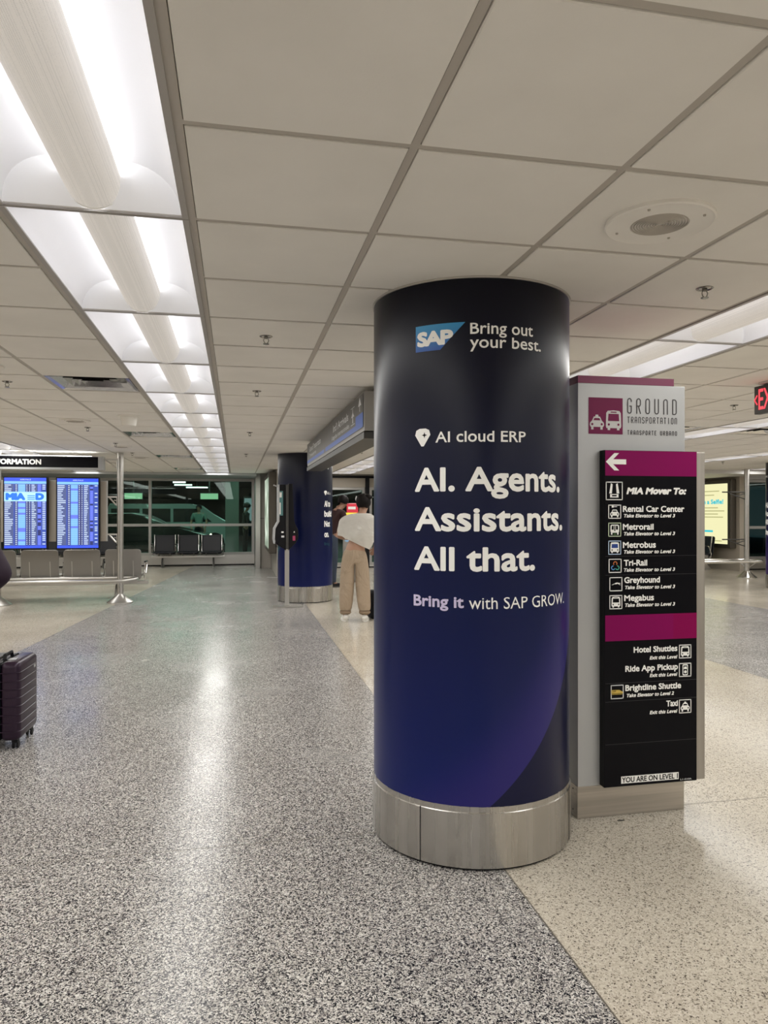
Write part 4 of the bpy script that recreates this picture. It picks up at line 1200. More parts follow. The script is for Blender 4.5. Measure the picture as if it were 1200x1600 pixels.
bench('beam_seat', 'row of black padded seats behind the arrivals screens', 4, 0.612, -5.5, 20.10, -1, M['pad_black'], M['pad_black'], 'beam seats in the waiting area', M['chrome'])
b4 = bench('beam_seat', 'chrome and black seats beside the light box, half behind the second column', 2, 0.60, 0, 0, 1, M['pad_black'], M['pad_black'], 'beam seats in the waiting area', M['chrome'])
b4.location = (1.35, 15.3, 0); b4.rotation_euler = (0, 0, PI / 2)
bench('beam_seat', 'row of black seats by the far right window, behind the railing pole', 4, 0.60, 12.75, 15.15, -1, M['pad_black'], M['pad_black'], 'beam seats in the waiting area', M['chrome'])
b6 = bench('beam_seat', 'row of black seats under the glowing yellow advert screen', 3, 0.60, 0, 0, 1, M['pad_black'], M['pad_black'], 'beam seats in the waiting area', M['chrome'])
b6.location = (11.75, 17.25, 0); b6.rotation_euler = (0, 0, PI / 2)

# ------------------------------------------------------------------ right-hand pole and rail
st2 = thing('bumper_rail_stand', 'steel pole with low curved rail in the far right seating area', 'railing', (0, 0, 0))
px, py = 11.26, 14.30
f = MB(); f.tube([(px, py, 0.05), (px, py, 2.45)], 0.055, 20); po = f.build('pole', M['steel_plain'], st2)
f = MB(); f.lathe([(0.215, 0.0), (0.215, 0.012), (0.2, 0.022), (0.062, 0.14), (0.056, 0.15)], 40, (px, py)); f.build('cone_base', M['chrome'], po)
f = MB(); f.tube([(px - 2.2, py - 0.30, 0.38), (px - 0.1, py - 0.30, 0.38), (px + 0.16, py - 0.27, 0.38), (px + 0.28, py - 0.14, 0.38), (px + 0.28, py + 0.14, 0.38), (px + 0.16, py + 0.27, 0.38), (px - 0.1, py + 0.3, 0.38), (px - 2.2, py + 0.3, 0.38)], 0.032, 10, closed=True)
f.build('bumper_rail', M['chrome'], st2)
f = MB()
for s in (-1, 1): f.tube([(px + 0.02, py + s * 0.28, 0.36), (px, py + s * 0.05, 0.22)], 0.013, 8)
f.build('rail_bracket', M['steel_plain'], st2)
for z in (1.92, 0.86):
    f = MB(); f.box(px - 0.05, 12.3, py - 0.012, py + 0.012, z - 0.012, z + 0.012) if False else f.tube([(px, py, z), (px - 0.62, py, z)], 0.014, 8)
    f.tube([(px, py, z - 0.17), (px - 0.45, py, z - 0.03)], 0.012, 8); f.tube([(px - 0.05, py, z - 0.03), (px - 0.3, py, z - 0.1)], 0.010, 8)
    f.build('bracket_arm', M['dark'], st2)
f = MB(); f.tube([(px - 2.15, py, 0.0), (px - 2.15, py, 0.42)], 0.05, 16); f.build('short_post', M['steel_plain'], st2)

# ------------------------------------------------------------------ light boxes on the walls
def lightbox(name, label, x, y0, y1, z0, z1, depth, paint):
    t = thing(name, label, 'advert light box', (x, 0, 0))
    f = MB(); f.box(0, depth, y0, y1, z0, z1, 0.012); f.build('housing', mat(name + '_bronze', (0.10, 0.088, 0.072), 0.4, 0.5), t)
    b = 0.10
    f = MB()
    f.box(-0.012, 0.002, y0 + 0.02, y1 - 0.02, z0 + 0.02, z0 + b); f.box(-0.012, 0.002, y0 + 0.02, y1 - 0.02, z1 - b, z1 - 0.02)
    f.box(-0.012, 0.002, y0 + 0.02, y0 + b, z0 + b, z1 - b); f.box(-0.012, 0.002, y1 - b, y1 - 0.02, z0 + b, z1 - b)
    f.build('bezel', mat(name + '_bezel', (0.13, 0.115, 0.095), 0.35, 0.6), t)
    f = MB(); f.quad((-0.004, y0 + b, z0 + b), (-0.004, y1 - b, z0 + b), (-0.004, y1 - b, z1 - b), (-0.004, y0 + b, z1 - b))
    pnl = f.build('lit_poster', paint, t)
    return t, pnl
# left: greenish-white mottled poster
m = emit_mat('poster_pale', (0.5, 0.6, 0.45), 0.55)
ns, lk, b = nodes(m); tc = ns.new('ShaderNodeTexCoord'); nz = ns.new('ShaderNodeTexNoise'); nz.inputs['Scale'].default_value = 2.4; nz.inputs['Detail'].default_value = 4
r = ramp(ns, [(0.35, (0.10, 0.15, 0.10)), (0.5, (0.45, 0.55, 0.42)), (0.62, (0.85, 0.92, 0.80))]); lk.new(tc.outputs['Object'], nz.inputs['Vector']); lk.new(nz.outputs['Fac'], r.inputs['Fac']); lk.new(r.outputs['Color'], b.inputs['Emission Color'])
lightbox('advert_light_box', 'tall lit advert box seen edge-on, left of the second column', 0.735, 16.60, 19.15, 0.53, 2.38, 0.165, m)
yel = emit_mat('poster_yellow', (0.80, 0.77, 0.44), 0.66)
t, pnl = lightbox('advert_light_box', 'glowing pale yellow advert box with turquoise lettering, right of the totem', 12.155, 16.02, 18.3, 0.56, 2.30, 0.16, yel)
TQ = emit_mat('poster_turquoise', (0.02, 0.42, 0.50), 0.8); OL = emit_mat('poster_olive', (0.33, 0.32, 0.15), 0.8)
def poster_text(body, yr, yl, base, cap, m, bold=0.03):
    # reads left to right seen from -X: far end (large y) is on the left
    for vs, fs in text_words(body, 0, yl - yr, base, cap, bold=bold):
        me = bpy.data.meshes.new('poster_lettering'); me.from_pydata([(-0.0065, yl - u, v) for u, v in vs], [], fs); me.materials.append(m)
        link(bpy.data.objects.new('poster_lettering', me), pnl)
poster_text('Take a Selfie!', 16.29, 17.42, 1.68, 0.12, TQ, 0.06)
f = MB()
for k, (z, yl, yr) in enumerate(((1.57, 17.4, 16.5), (1.49, 17.4, 16.25), (1.41, 17.4, 16.5), (1.33, 17.4, 16.3), (2.00, 17.4, 16.45), (1.90, 17.3, 16.65), (0.72, 17.4, 16.35))):
    f.quad((-0.0065, yr, z), (-0.0065, yl, z), (-0.0065, yl, z + 0.025), (-0.0065, yr, z + 0.025))
o = f.build('poster_text_lines', OL, pnl); o['kind'] = 'stuff'
f = MB(); f.quad((-0.0065, 16.70, 0.95), (-0.0065, 17.2, 0.95), (-0.0065, 17.2, 1.0), (-0.0065, 16.70, 1.0)); f.build('poster_button', TQ, pnl)

# ------------------------------------------------------------------ charging kiosk in front of the second column
kx, ky = 0.775, 11.33
t = thing('kiosk_stand', 'black two-faced kiosk on a steel post in front of the second column', 'kiosk', (kx, ky, 0))
f = MB(); f.box(-0.225, 0.235, -0.14, 0.14, 0.0, 0.014, 0.004); f.build('base_plate', M['steel_plain'], t)
f = MB(); f.box(-0.034, 0.034, -0.02, 0.02, 0.014, 0.90, 0.004); f.build('post', M['steel_plain'], t)
f = MB(); f.box(-0.022, 0.022, -0.075, 0.02, 0.90, 1.90, 0.006); f.build('spine', M['dark'], t)
outl = [(-0.02, 0.88), (-0.19, 0.99), (-0.205, 1.06), (-0.195, 1.22), (-0.135, 1.33), (-0.135, 1.90), (-0.02, 1.90)]
f = MB(); f.prism(outl, -0.06, 0.03, 'y', 0.012); L = f.build('left_shell', M['black_soft'], t)
outr = [(0.02, 0.88), (0.13, 0.99), (0.175, 1.06), (0.17, 1.20), (0.095, 1.34), (0.085, 1.915), (0.02, 1.915)]
f = MB(); f.prism(outr, -0.05, 0.04, 'y', 0.012); Rr = f.build('right_shell', M['black_soft'], t)
f = MB()
edge = [(-0.14, 1.90), (-0.14, 1.33), (-0.20, 1.22), (-0.21, 1.06), (-0.195, 0.985)]
for (xa, za), (xb_, zb_) in zip(edge[:-1], edge[1:]):
    f.quad((xa - 0.012, -0.075, za), (xb_ - 0.012, -0.075, zb_), (xb_ - 0.012, 0.11, zb_), (xa - 0.012, 0.11, za))
    f.quad((xa + 0.02, -0.075, za), (xb_ + 0.02, -0.075, zb_), (xb_ - 0.012, -0.075, zb_), (xa - 0.012, -0.075, za))
f.build('silver_edge', M['silver'], t)
KS = emit_mat('kiosk_screen', (0.05, 0.13, 0.12), 0.5)
f = MB(); f.flat([[(-0.125, 1.42), (-0.065, 1.42), (-0.065, 1.80), (-0.125, 1.80)]], -0.0615); sc_ = f.build('screen', KS, L)
f = MB(); f.flat([[(-0.12, 1.70), (-0.085, 1.70), (-0.085, 1.78), (-0.12, 1.78)], [(-0.12, 1.44), (-0.10, 1.44), (-0.10, 1.62), (-0.12, 1.62)]], -0.063); f.build('screen_content', M['white'], sc_)
f = MB(); f.flat([[(-0.09, 1.15), (-0.055, 1.15), (-0.055, 1.175), (-0.09, 1.175)]], -0.0615); f.build('white_sticker', M['white'], L)
f = MB(); f.flat([[(-0.09, 1.08), (-0.045, 1.08), (-0.045, 1.11), (-0.09, 1.11)]], -0.0615); f.build('label_sticker', M['sign_white'], L)
f = MB(); f.flat([[(0.085, 1.03), (0.125, 1.03), (0.125, 1.105), (0.085, 1.105)]], -0.0515); f.build('pink_sticker', mat('pink_sticker', srgb(180, 70, 110), 0.5), Rr)
f = MB(); f.flat([[(0.095, 1.155), (0.12, 1.155), (0.11, 1.18)]], -0.0515); f.build('white_mark', M['white'], Rr)
f = MB()
for q in range(4): f.tube([(-0.18 + q * 0.018, -0.085, 1.02), (-0.185 + q * 0.018, -0.10, 0.97), (-0.175 + q * 0.02, -0.09, 0.93)], 0.004, 6)
f.build('charging_lead', M['black_soft'], t)
f = MB(); f.tube([(-0.15, -0.05, 1.87), (-0.21, -0.06, 1.89)], 0.010, 8); f.build('camera_arm', M['silver'], t)

# ------------------------------------------------------------------ suitcase at the left edge
t = thing('suitcase', 'dark plum ribbed hard-shell suitcase standing on its wheels at the left edge', 'suitcase', (-1.43, 5.02, 0), math.radians(-2))
SH = mat('plum_shell', (0.026, 0.011, 0.028), 0.33, 0.35); SHB = mat('dark_shell', (0.012, 0.006, 0.013), 0.38, 0.2)
def shell(x0, x1, m, ribs_x):
    f = MB(); f.box(x0, x1, -0.185, 0.185, 0.055, 0.545, 0.035, 4)
    return f.build('shell_half', m, t, smooth=True)
hf = shell(0.008, 0.125, SH, 0.125)
hb = shell(-0.125, -0.008, SHB, -0.125)
f = MB(); f.box(-0.0105, 0.0105, -0.181, 0.181, 0.062, 0.54, 0.02, 3); f.build('zip_seam', M['black_soft'], t)
for z in [0.115 + 0.052 * k for k in range(8)]:
    pts = [(0.012, -0.1865, z), (0.09, -0.1865, z), (0.1175, -0.176, z), (0.1265, -0.15, z), (0.1265, 0.15, z), (0.1175, 0.176, z), (0.09, 0.1865, z), (0.012, 0.1865, z)]
    f = MB(); f.tube(pts, 0.0035, 6); f.build('shell_rib', SH, hf)
f = MB(); f.tube([(0.0, -0.07, 0.540), (0.0, -0.06, 0.568), (0.0, 0.06, 0.568), (0.0, 0.07, 0.540)], 0.011, 8); f.build('carry_handle', M['black_soft'], t)
f = MB(); f.box(-0.09, -0.03, -0.11, 0.11, 0.540, 0.556, 0.004); f.build('telescopic_handle', M['dark'], t)
f = MB(); f.box(0.03, 0.075, -0.11, -0.05, 0.545, 0.549, 0.001); f.build('top_badge', M['silver'], t)
f = MB(); f.box(0.1252, 0.1272, 0.09, 0.125, 0.455, 0.475); f.build('logo_plate', M['silver'], t)
for sx in (-1, 1):
    for sy in (-1, 1):
        cx, cy = sx * 0.085, sy * 0.135
        f = MB(); f.box(cx - 0.018, cx + 0.018, cy - 0.022, cy + 0.022, 0.038, 0.07, 0.005); wh_ = f.build('wheel_fork', M['black_soft'], t)
        for q in (-0.013, 0.013):
            f = MB(); f.tube([(cx + q - 0.005, cy + 0.008, 0.0235), (cx + q + 0.005, cy + 0.008, 0.0235)], 0.0235, 16); f.build('wheel', M['black_soft'], wh_)

# ------------------------------------------------------------------ people
SKIN = mat('skin_tan', (0.42, 0.24, 0.165), 0.5); SKIN2 = mat('skin_brown', (0.30, 0.16, 0.105), 0.5)
HAIR = mat('black_hair', (0.008, 0.006, 0.006), 0.6, spec=0.15)
def cloth(m, scale, dist, stretch=(1, 1, 0.6)):
    """soft creases of worn fabric"""
    ns, lk, b = nodes(m)
    tc = ns.new('ShaderNodeTexCoord'); mp = ns.new('ShaderNodeMapping'); mp.inputs['Scale'].default_value = stretch
    nz = ns.new('ShaderNodeTexNoise'); nz.inputs['Scale'].default_value = scale; nz.inputs['Detail'].default_value = 3; nz.inputs['Distortion'].default_value = 0.8
    bp = ns.new('ShaderNodeBump'); bp.inputs['Strength'].default_value = 0.9; bp.inputs['Distance'].default_value = dist
    lk.new(tc.outputs['Object'], mp.inputs['Vector']); lk.new(mp.outputs['Vector'], nz.inputs['Vector']); lk.new(nz.outputs['Fac'], bp.inputs['Height']); lk.new(bp.outputs['Normal'], b.inputs['Normal'])
    return m
def skin_mesh(name, V, E, m, parent, sub=2, flat_y=1.0, mods=None):
    """one continuous surface grown round a jointed skeleton; V: name -> (x, y, z, r)"""
    keys = list(V)
    me = bpy.data.meshes.new(name)
    me.from_pydata([(V[k][0], V[k][1] / flat_y, V[k][2]) for k in keys], [(keys.index(a), keys.index(b)) for a, b in E], [])
    o = bpy.data.objects.new(name, me); COL.objects.link(o)
    md = o.modifiers.new('skin', 'SKIN'); md.use_smooth_shade = True; md.branch_smoothing = 0.3
    for q, k in enumerate(keys):
        sv = me.skin_vertices[0].data[q]; r = V[k][3]
        sv.radius = r if isinstance(r, tuple) else (r, r); sv.use_root = (q == 0)
    ss = o.modifiers.new('sub', 'SUBSURF'); ss.levels = sub; ss.render_levels = sub
    bpy.context.view_layer.update()
    ev = o.evaluated_get(bpy.context.evaluated_depsgraph_get())
    nm = bpy.data.meshes.new_from_object(ev)
    bpy.data.objects.remove(o); bpy.data.meshes.remove(me)
    for v in nm.vertices: v.co.y *= flat_y
    if mods: mods(nm)
    nm.materials.clear(); nm.materials.append(m)
    for p in nm.polygons: p.use_smooth = True
    return link(bpy.data.objects.new(name, nm), parent)

def hand(V, E, side, wrist, d, up, tag_, curl=0.5):
    """palm, four unequal bent fingers and a thumb growing from a wrist joint"""
    w = Vector(wrist); d = Vector(d).normalized(); up = Vector(up).normalized(); lat = d.cross(up).normalized()
    p = w + d * 0.055
    V[tag_ + 'palm'] = (*p, (0.022, 0.022)); E.append((tag_ + 'wrist', tag_ + 'palm'))
    for q, (off, L) in enumerate(((-0.027, 0.068), (-0.009, 0.078), (0.009, 0.074), (0.026, 0.058))):
        k = p + lat * off + d * 0.035
        V[tag_ + 'k%d' % q] = (*k, 0.0095)
        m1 = k + d * L * 0.5 - up * L * 0.18 * curl; V[tag_ + 'm%d' % q] = (*m1, 0.0085)
        t1 = m1 + d * L * 0.38 - up * L * 0.42 * curl; V[tag_ + 't%d' % q] = (*t1, 0.007)
        E += [(tag_ + 'palm', tag_ + 'k%d' % q), (tag_ + 'k%d' % q, tag_ + 'm%d' % q), (tag_ + 'm%d' % q, tag_ + 't%d' % q)]
    a = w + d * 0.025 - lat * 0.03 * side; b_ = a + d * 0.03 - lat * 0.022 * side - up * 0.008; c = b_ + d * 0.028 - up * 0.012
    for nme, co, r in (('a', a, 0.012), ('b', b_, 0.010), ('c', c, 0.008)): V[tag_ + 'th' + nme] = (*co, r)
    E += [(tag_ + 'wrist', tag_ + 'tha'), (tag_ + 'tha', tag_ + 'thb'), (tag_ + 'thb', tag_ + 'thc')]

def head_rotated(base, pts, yaw, pitch):
    R_ = Matrix.Rotation(yaw, 3, 'Z') @ Matrix.Rotation(pitch, 3, 'X')
    return [Vector(base) + R_ @ Vector(p) for p in pts]

def person(root, H, lean, head, armL, armR, skin, feet=((-0.10, 0.0), (0.10, 0.0)), side=0.0, knees=None):
    """body of a standing figure: x right, y forward, z up, scaled from 1.72 m.
    head = (forward offset, yaw, pitch); arm = (elbow, wrist, hand direction, palm up)"""
    k = H / 1.72
    V, E = {}, []
    def add(n, x, y, z, r): V[n] = (x * k, y * k, z * k, r if isinstance(r, tuple) else r * k)
    add('pelvis', 0, 0, 0.95, 0.125); add('waist', side * 0.15, lean * 0.25, 1.08, 0.108); add('chest', side * 0.4, lean * 0.65, 1.26, 0.128); add('upper', side * 0.55, lean * 0.9, 1.38, 0.10)
    add('neck', side * 0.8, lean * 1.05 + 0.0, 1.475, 0.050)
    E += [('pelvis', 'waist'), ('waist', 'chest'), ('chest', 'upper'), ('upper', 'neck')]
    hb = (side * 0.85, lean * 1.1 + head[0] * 0.4, 1.49)
    hp = head_rotated(hb, [(0, 0.03, 0.055), (0, 0.01, 0.12), (0, 0.0, 0.18)], head[1], head[2])
    for q, (p, r) in enumerate(zip(hp, (0.062, 0.083, 0.066))): add('head%d' % q, *p, r)
    E += [('neck', 'head0'), ('head0', 'head1'), ('head1', 'head2')]
    for s, n, fx in ((-1, 'L', feet[0]), (1, 'R', feet[1])):
        add('hip' + n, s * 0.088, 0, 0.90, 0.098); add('knee' + n, (s * 0.085 + fx[0]) / 2 + (knees or {}).get(n, (0, 0))[0], fx[1] / 2 + 0.01 + (knees or {}).get(n, (0, 0))[1], 0.49, 0.058)
        add('calf' + n, fx[0] * 0.92 + s * 0.008, fx[1] * 0.8 - 0.01, 0.33, 0.056); add('ankle' + n, fx[0], fx[1] - 0.02, 0.085, 0.037)
        add('toe' + n, fx[0] + s * 0.02, fx[1] + 0.12, 0.03, 0.030)
        E += [('pelvis', 'hip' + n), ('hip' + n, 'knee' + n), ('knee' + n, 'calf' + n), ('calf' + n, 'ankle' + n), ('ankle' + n, 'toe' + n)]
        arm = armL if s < 0 else armR
        add('sh' + n, s * 0.185 + side * 0.45, lean * 0.9, 1.405, 0.058); add('elb' + n, *arm[0], 0.042); add('wr%s' % n, *arm[1], 0.028)
        V[n + 'wrist'] = V.pop('wr' + n)
        E += [('upper', 'sh' + n), ('sh' + n, 'elb' + n), ('elb' + n, n + 'wrist')]
        hand(V, E, s, V[n + 'wrist'][:3], arm[2], arm[3], n)
    o = skin_mesh('body', V, E, skin, root, 2, 0.86)
    return o, V, hp, k

def face(root, hp, k, yaw, pitch, skin, glasses=False):
    R_ = (Matrix.Rotation(yaw, 3, 'Z') @ Matrix.Rotation(pitch, 3, 'X'))
    c = Vector(hp[1]) * k
    def at(p): return c + R_ @ (Vector(p) * k)
    f = MB(); f.tube([at((0, 0.074, 0.005)), at((0, 0.094, -0.022)), at((0, 0.078, -0.030))], [0.007, 0.012, 0.009], 8); f.build('nose', skin, root, smooth=True)
    for s in (-1, 1):
        f = MB(); f.tube([at((s * 0.030, 0.068, 0.008)), at((s * 0.030, 0.077, 0.008))], [0.010, 0.006], 8); f.build('eye', M['black_soft'], root)
        f = MB(); f.tube([at((s * 0.072, -0.005, 0.022)), at((s * 0.083, -0.014, 0.004)), at((s * 0.073, -0.004, -0.028))], [0.008, 0.012, 0.007], 8); f.build('ear', skin, root, smooth=True)
    f = MB(); f.tube([at((-0.022, 0.066, -0.056)), at((0, 0.074, -0.056)), at((0.022, 0.066, -0.056))], 0.0055, 6); f.build('mouth', mat('lips', (0.30, 0.11, 0.09), 0.5), root)
    if glasses:
        f = MB()
        for s in (-1, 1): f.tube([at((s * 0.033 + 0.022 * math.cos(a), 0.088, 0.008 + 0.018 * math.sin(a))) for a in [PI * 2 * q / 12 for q in range(12)]], 0.003, 5, closed=True)
        for s in (-1, 1): f.tube([at((s * 0.055, 0.086, 0.010)), at((s * 0.076, 0.0, 0.012))], 0.003, 5)
        f.tube([at((-0.011, 0.088, 0.010)), at((0.011, 0.088, 0.010))], 0.003, 5); f.build('glasses', M['black_soft'], root)

def hair_cap(root, hp, k, yaw, pitch, m, low=-0.05, front=0.60, grow=1.0):
    """hair as a thick cap over the skull, open at the face"""
    R_ = Matrix.Rotation(yaw, 3, 'Z') @ Matrix.Rotation(pitch, 3, 'X')
    c = (Vector(hp[1]) * 0.55 + Vector(hp[2]) * 0.45) * k
    f = MB(); nu, nv = 20, 9
    rings = []
    for b_ in range(nv + 1):
        row = []
        for a in range(nu):
            ph = 2 * PI * a / nu
            fr = max(0, math.sin(ph)) ** 2
            lo = -0.62 + front * 1.6 * fr
            el = PI / 2 + (math.asin(max(-0.95, min(0.95, lo + low))) - PI / 2) * b_ / nv
            wv_ = 1 + 0.03 * math.sin(5 * ph + b_)
            row.append(f.bm.verts.new(c + R_ @ (Vector((0.088 * math.cos(el) * math.cos(ph), 0.098 * math.cos(el) * math.sin(ph) - 0.008, 0.098 * math.sin(el))) * k * grow * wv_)))
        rings.append(row)
    for b_ in range(nv):
        for a in range(nu):
            f.bm.faces.new((rings[b_][a], rings[b_][(a + 1) % nu], rings[b_ + 1][(a + 1) % nu], rings[b_ + 1][a]))
    bmesh.ops.remove_doubles(f.bm, verts=f.bm.verts, dist=1e-5)
    r = bmesh.ops.solidify(f.bm, geom=f.bm.faces[:], thickness=0.012)
    return f.build('hair', m, root, smooth=True)

def trousers(root, V, k, m, r_hip, r_knee, r_ank, top=1.02, ankz=0.11):
    T_ = {'w': (0, V['waist'][1] * 0.5, top * k, r_hip * 1.06), 'p': (0, V['pelvis'][1], 0.93 * k, r_hip * 1.08)}
    E = [('w', 'p')]
    for n in 'LR':
        h, kn, an = V['hip' + n], V['knee' + n], V['ankle' + n]
        T_['h' + n] = (h[0] * 1.05, h[1], h[2] - 0.06 * k, r_hip * 0.82)
        T_['k' + n] = (kn[0], kn[1], kn[2], r_knee)
        T_['c' + n] = ((kn[0] + an[0]) / 2, (kn[1] + an[1]) / 2 - 0.012, 0.30 * k, (r_knee + r_ank) / 2 * 1.04)
        T_['a' + n] = (an[0], an[1] + 0.005, ankz * k + 0.05, r_ank); T_['b' + n] = (an[0], an[1] + 0.005, ankz * k, r_ank * 0.86)
        E += [('p', 'h' + n), ('h' + n, 'k' + n), ('k' + n, 'c' + n), ('c' + n, 'a' + n), ('a' + n, 'b' + n)]
    return skin_mesh('trousers', T_, E, m, root, 2, 0.86)

def shirt(root, V, k, m, extra=0.014, sleeve=0.62, hem=0.97):
    g = lambda n: V[n]
    S_ = {'c': (*g('chest')[:3], g('chest')[3] + extra), 'w': (*g('waist')[:3], g('waist')[3] + extra * 1.6), 'h': (0, g('pelvis')[1], hem * k, 0.125 * k + extra), 'u': (*g('upper')[:3], g('upper')[3] + extra), 'n': (*(Vector(g('upper')[:3]) * 0.12 + Vector(g('neck')[:3]) * 0.88), 0.060 * k)}
    E = [('c', 'w'), ('w', 'h'), ('c', 'u'), ('u', 'n')]
    for n in 'LR':
        a, b_ = Vector(g('sh' + n)[:3]), Vector(g('elb' + n)[:3])
        S_['s' + n] = (*a, 0.058 * k + extra); S_['m' + n] = (*(a + (b_ - a) * min(sleeve, 1.0)), 0.050 * k + extra)
        E += [('u', 's' + n), ('s' + n, 'm' + n)]
        if sleeve > 1:
            w_ = Vector(g(n + 'wrist')[:3])
            S_['e' + n] = (*(b_ + (w_ - b_) * 0.5), 0.040 * k + extra); S_['f' + n] = (*(b_ + (w_ - b_) * 0.97), 0.032 * k + extra)
            E += [('m' + n, 'e' + n), ('e' + n, 'f' + n)]
    return skin_mesh('shirt', S_, E, m, root, 2, 0.86)

def shoes(root, V, k, m, sole, skin_gap=0.0):
    for n in 'LR':
        a, t_ = Vector(V['ankle' + n][:3]), Vector(V['toe' + n][:3])
        d = Vector((t_.x - a.x, t_.y - a.y, 0)).normalized()
        h = a - d * 0.035 * k
        sh = skin_mesh('shoe', {'m': (*(h * 0.5 + (a + d * 0.13 * k) * 0.5)[:2], 0.048 * k, 0.043 * k), 'h': (h.x, h.y, 0.052 * k, 0.042 * k), 'c': (a.x - d.x * 0.01, a.y - d.y * 0.01, 0.10 * k, 0.042 * k), 't': (*(a + d * 0.15 * k)[:2], 0.040 * k, 0.036 * k), 'e': (*(a + d * 0.195 * k)[:2], 0.034 * k, 0.026 * k)},
                       [('m', 'h'), ('h', 'c'), ('m', 't'), ('t', 'e')], m, root, 2)
        f = MB()
        ox = Vector((-d.y, d.x, 0))
        loop = []
        for q in range(16):
            ph = 2 * PI * q / 16
            p = (h * 0.44 + (a + d * 0.20 * k) * 0.56) + d * 0.142 * k * math.cos(ph) + ox * 0.046 * k * math.sin(ph) * (1 + 0.12 * math.cos(ph))
            loop.append((p.x, p.y))
        f.prism(loop, 0.0, 0.026 * k, 'z', 0.004); f.build('sole', sole, sh)

# woman seen from behind
W_ = thing('person', 'person seen from behind in white draped sweater and beige jogger trousers, standing', 'person', (1.565, 9.62, 0), math.radians(-8))
kk = 1.70
SIDE = 0.13
body, V, hp, k = person(W_, kk, 0.03, (0.05, -0.35, -0.22), ((-0.225, 0.12, 1.16), (-0.10, 0.30, 1.12), (0.55, 0.8, 0.0), (0, 0, 1)), ((0.315, 0.0, 1.13), (0.28, 0.16, 0.98), (-0.2, 0.7, -0.5), (0, 1, 0.4)), SKIN, ((-0.125, 0.03), (0.135, 0.0)), SIDE)
HY, HT = -0.35, -0.22
hair_cap(W_, hp, k, HY, HT, HAIR, -0.20, 0.42, 1.04)
f = MB(); bmesh.ops.create_icosphere(f.bm, subdivisions=3, radius=0.050)
for v in f.bm.verts: v.co = Vector((v.co.x * 1.15, v.co.y * 0.9, v.co.z * 0.85)) * (1 + 0.06 * math.sin(40 * v.co.x) * math.cos(33 * v.co.z))
f.xf(Matrix.Translation(Vector(hp[2]) * k + Vector((0.055, -0.045, 0.030)))); f.build('hair_bun', HAIR, W_, smooth=True)
face(W_, hp, k, HY, HT, SKIN)
f = MB(); p = Vector(hp[1]) * k + Vector((-0.092, 0.0, 0.03)); f.tube([p, p + Vector((-0.010, 0.01, 0.035)), p + Vector((-0.002, 0.02, 0.075))], [0.008, 0.011, 0.007], 8); f.build('hair_clip', M['white'], W_)
trousers(W_, V, k, cloth(mat('beige_cotton', (0.40, 0.31, 0.225), 0.85), 7.0, 0.05), 0.130, 0.106, 0.090, 1.05, 0.13)
for n in 'LR':
    a = V['ankle' + n]; f = MB(); f.lathe([(0.060, 0.10), (0.078, 0.118), (0.074, 0.145)], 20, (a[0], a[1] + 0.005), cap=False); f.build('ankle_cuff', mat('beige_rib', (0.27, 0.20, 0.135), 0.9), W_)
shoes(W_, V, k, mat('white_leather', (0.80, 0.79, 0.75), 0.5), mat('white_rubber', (0.74, 0.73, 0.70), 0.6))
# sweater draped over both shoulders like a cape: straight shoulder slope, hem slanting down to a corner at her right
f = MB(); nu, nv = 64, 18
rows3 = []
def hemz(ph):
    x = math.cos(ph)
    t_ = (x + 1) / 2
    h = 1.17 - 0.055 * t_
    if math.sin(ph) < 0.15:      # the back panel hangs to a point on the right
        h -= 0.14 * max(0, 1 - abs(x - 0.70) / (1.55 if x < 0.70 else 0.42))
    return h
for b_ in range(nv + 1):
    u = b_ / nv; row = []
    for a in range(nu):
        ph = 2 * PI * a / nu; cx_, sy_ = math.cos(ph), math.sin(ph)
        ang = min(1, u / 0.36)
        ss_ = math.sin(ang * PI / 2)
        zs_ = 1.345
        zt = 1.475
        if u <= 0.36: z = zt - (zt - zs_) * (1 - math.cos(ang * PI / 2))
        else: z = zs_ - (zs_ - hemz(ph)) * (u - 0.36) / 0.64
        rx = 0.066 + (0.262 - 0.066) * ss_; ry = 0.064 + (0.150 - 0.064) * ss_
        xo = SIDE * (0.80 - 0.45 * ss_)
        if u > 0.36:
            v_ = (u - 0.36) / 0.64
            rx += 0.012 * math.sin(v_ * PI) - 0.018 * v_; ry += 0.022 * math.sin(v_ * PI) + 0.012 * v_
            fold = 0.010 * math.sin(ph * 5 + v_ * 5 + 1) * v_ + 0.006 * math.sin(ph * 11 - v_ * 6) * v_
            rx += fold; ry += fold
            xo -= SIDE * 0.18 * v_
        # a few soft diagonal folds
        ry += 0.006 * math.sin(9 * cx_ + 11 * u) * u
        row.append(f.bm.verts.new(((rx * cx_ + xo) * k, (ry * sy_ + 0.03) * k, z * k)))
    rows3.append(row)
for b_ in range(nv):
    for a in range(nu): f.bm.faces.new((rows3[b_][a], rows3[b_][(a + 1) % nu], rows3[b_ + 1][(a + 1) % nu], rows3[b_ + 1][a]))
bmesh.ops.solidify(f.bm, geom=f.bm.faces[:], thickness=0.008)
o = f.build('sweater', cloth(mat('white_knit', (0.90, 0.885, 0.84), 0.9), 4.0, 0.028, (1, 1, 1.6)), W_, smooth=True)
# under-hem of the white top showing below the sweater
f = MB(); f.lathe([(0.150, 1.11), (0.148, 1.20)], 32, cap=False); f.xf(Matrix.Translation((SIDE * 0.2 * k, 0.01, 0)) @ Matrix.Diagonal((1.06, 0.86, 1.0, 1.0))); f.build('inner_top', bpy.data.materials['white_knit'], W_, smooth=True)

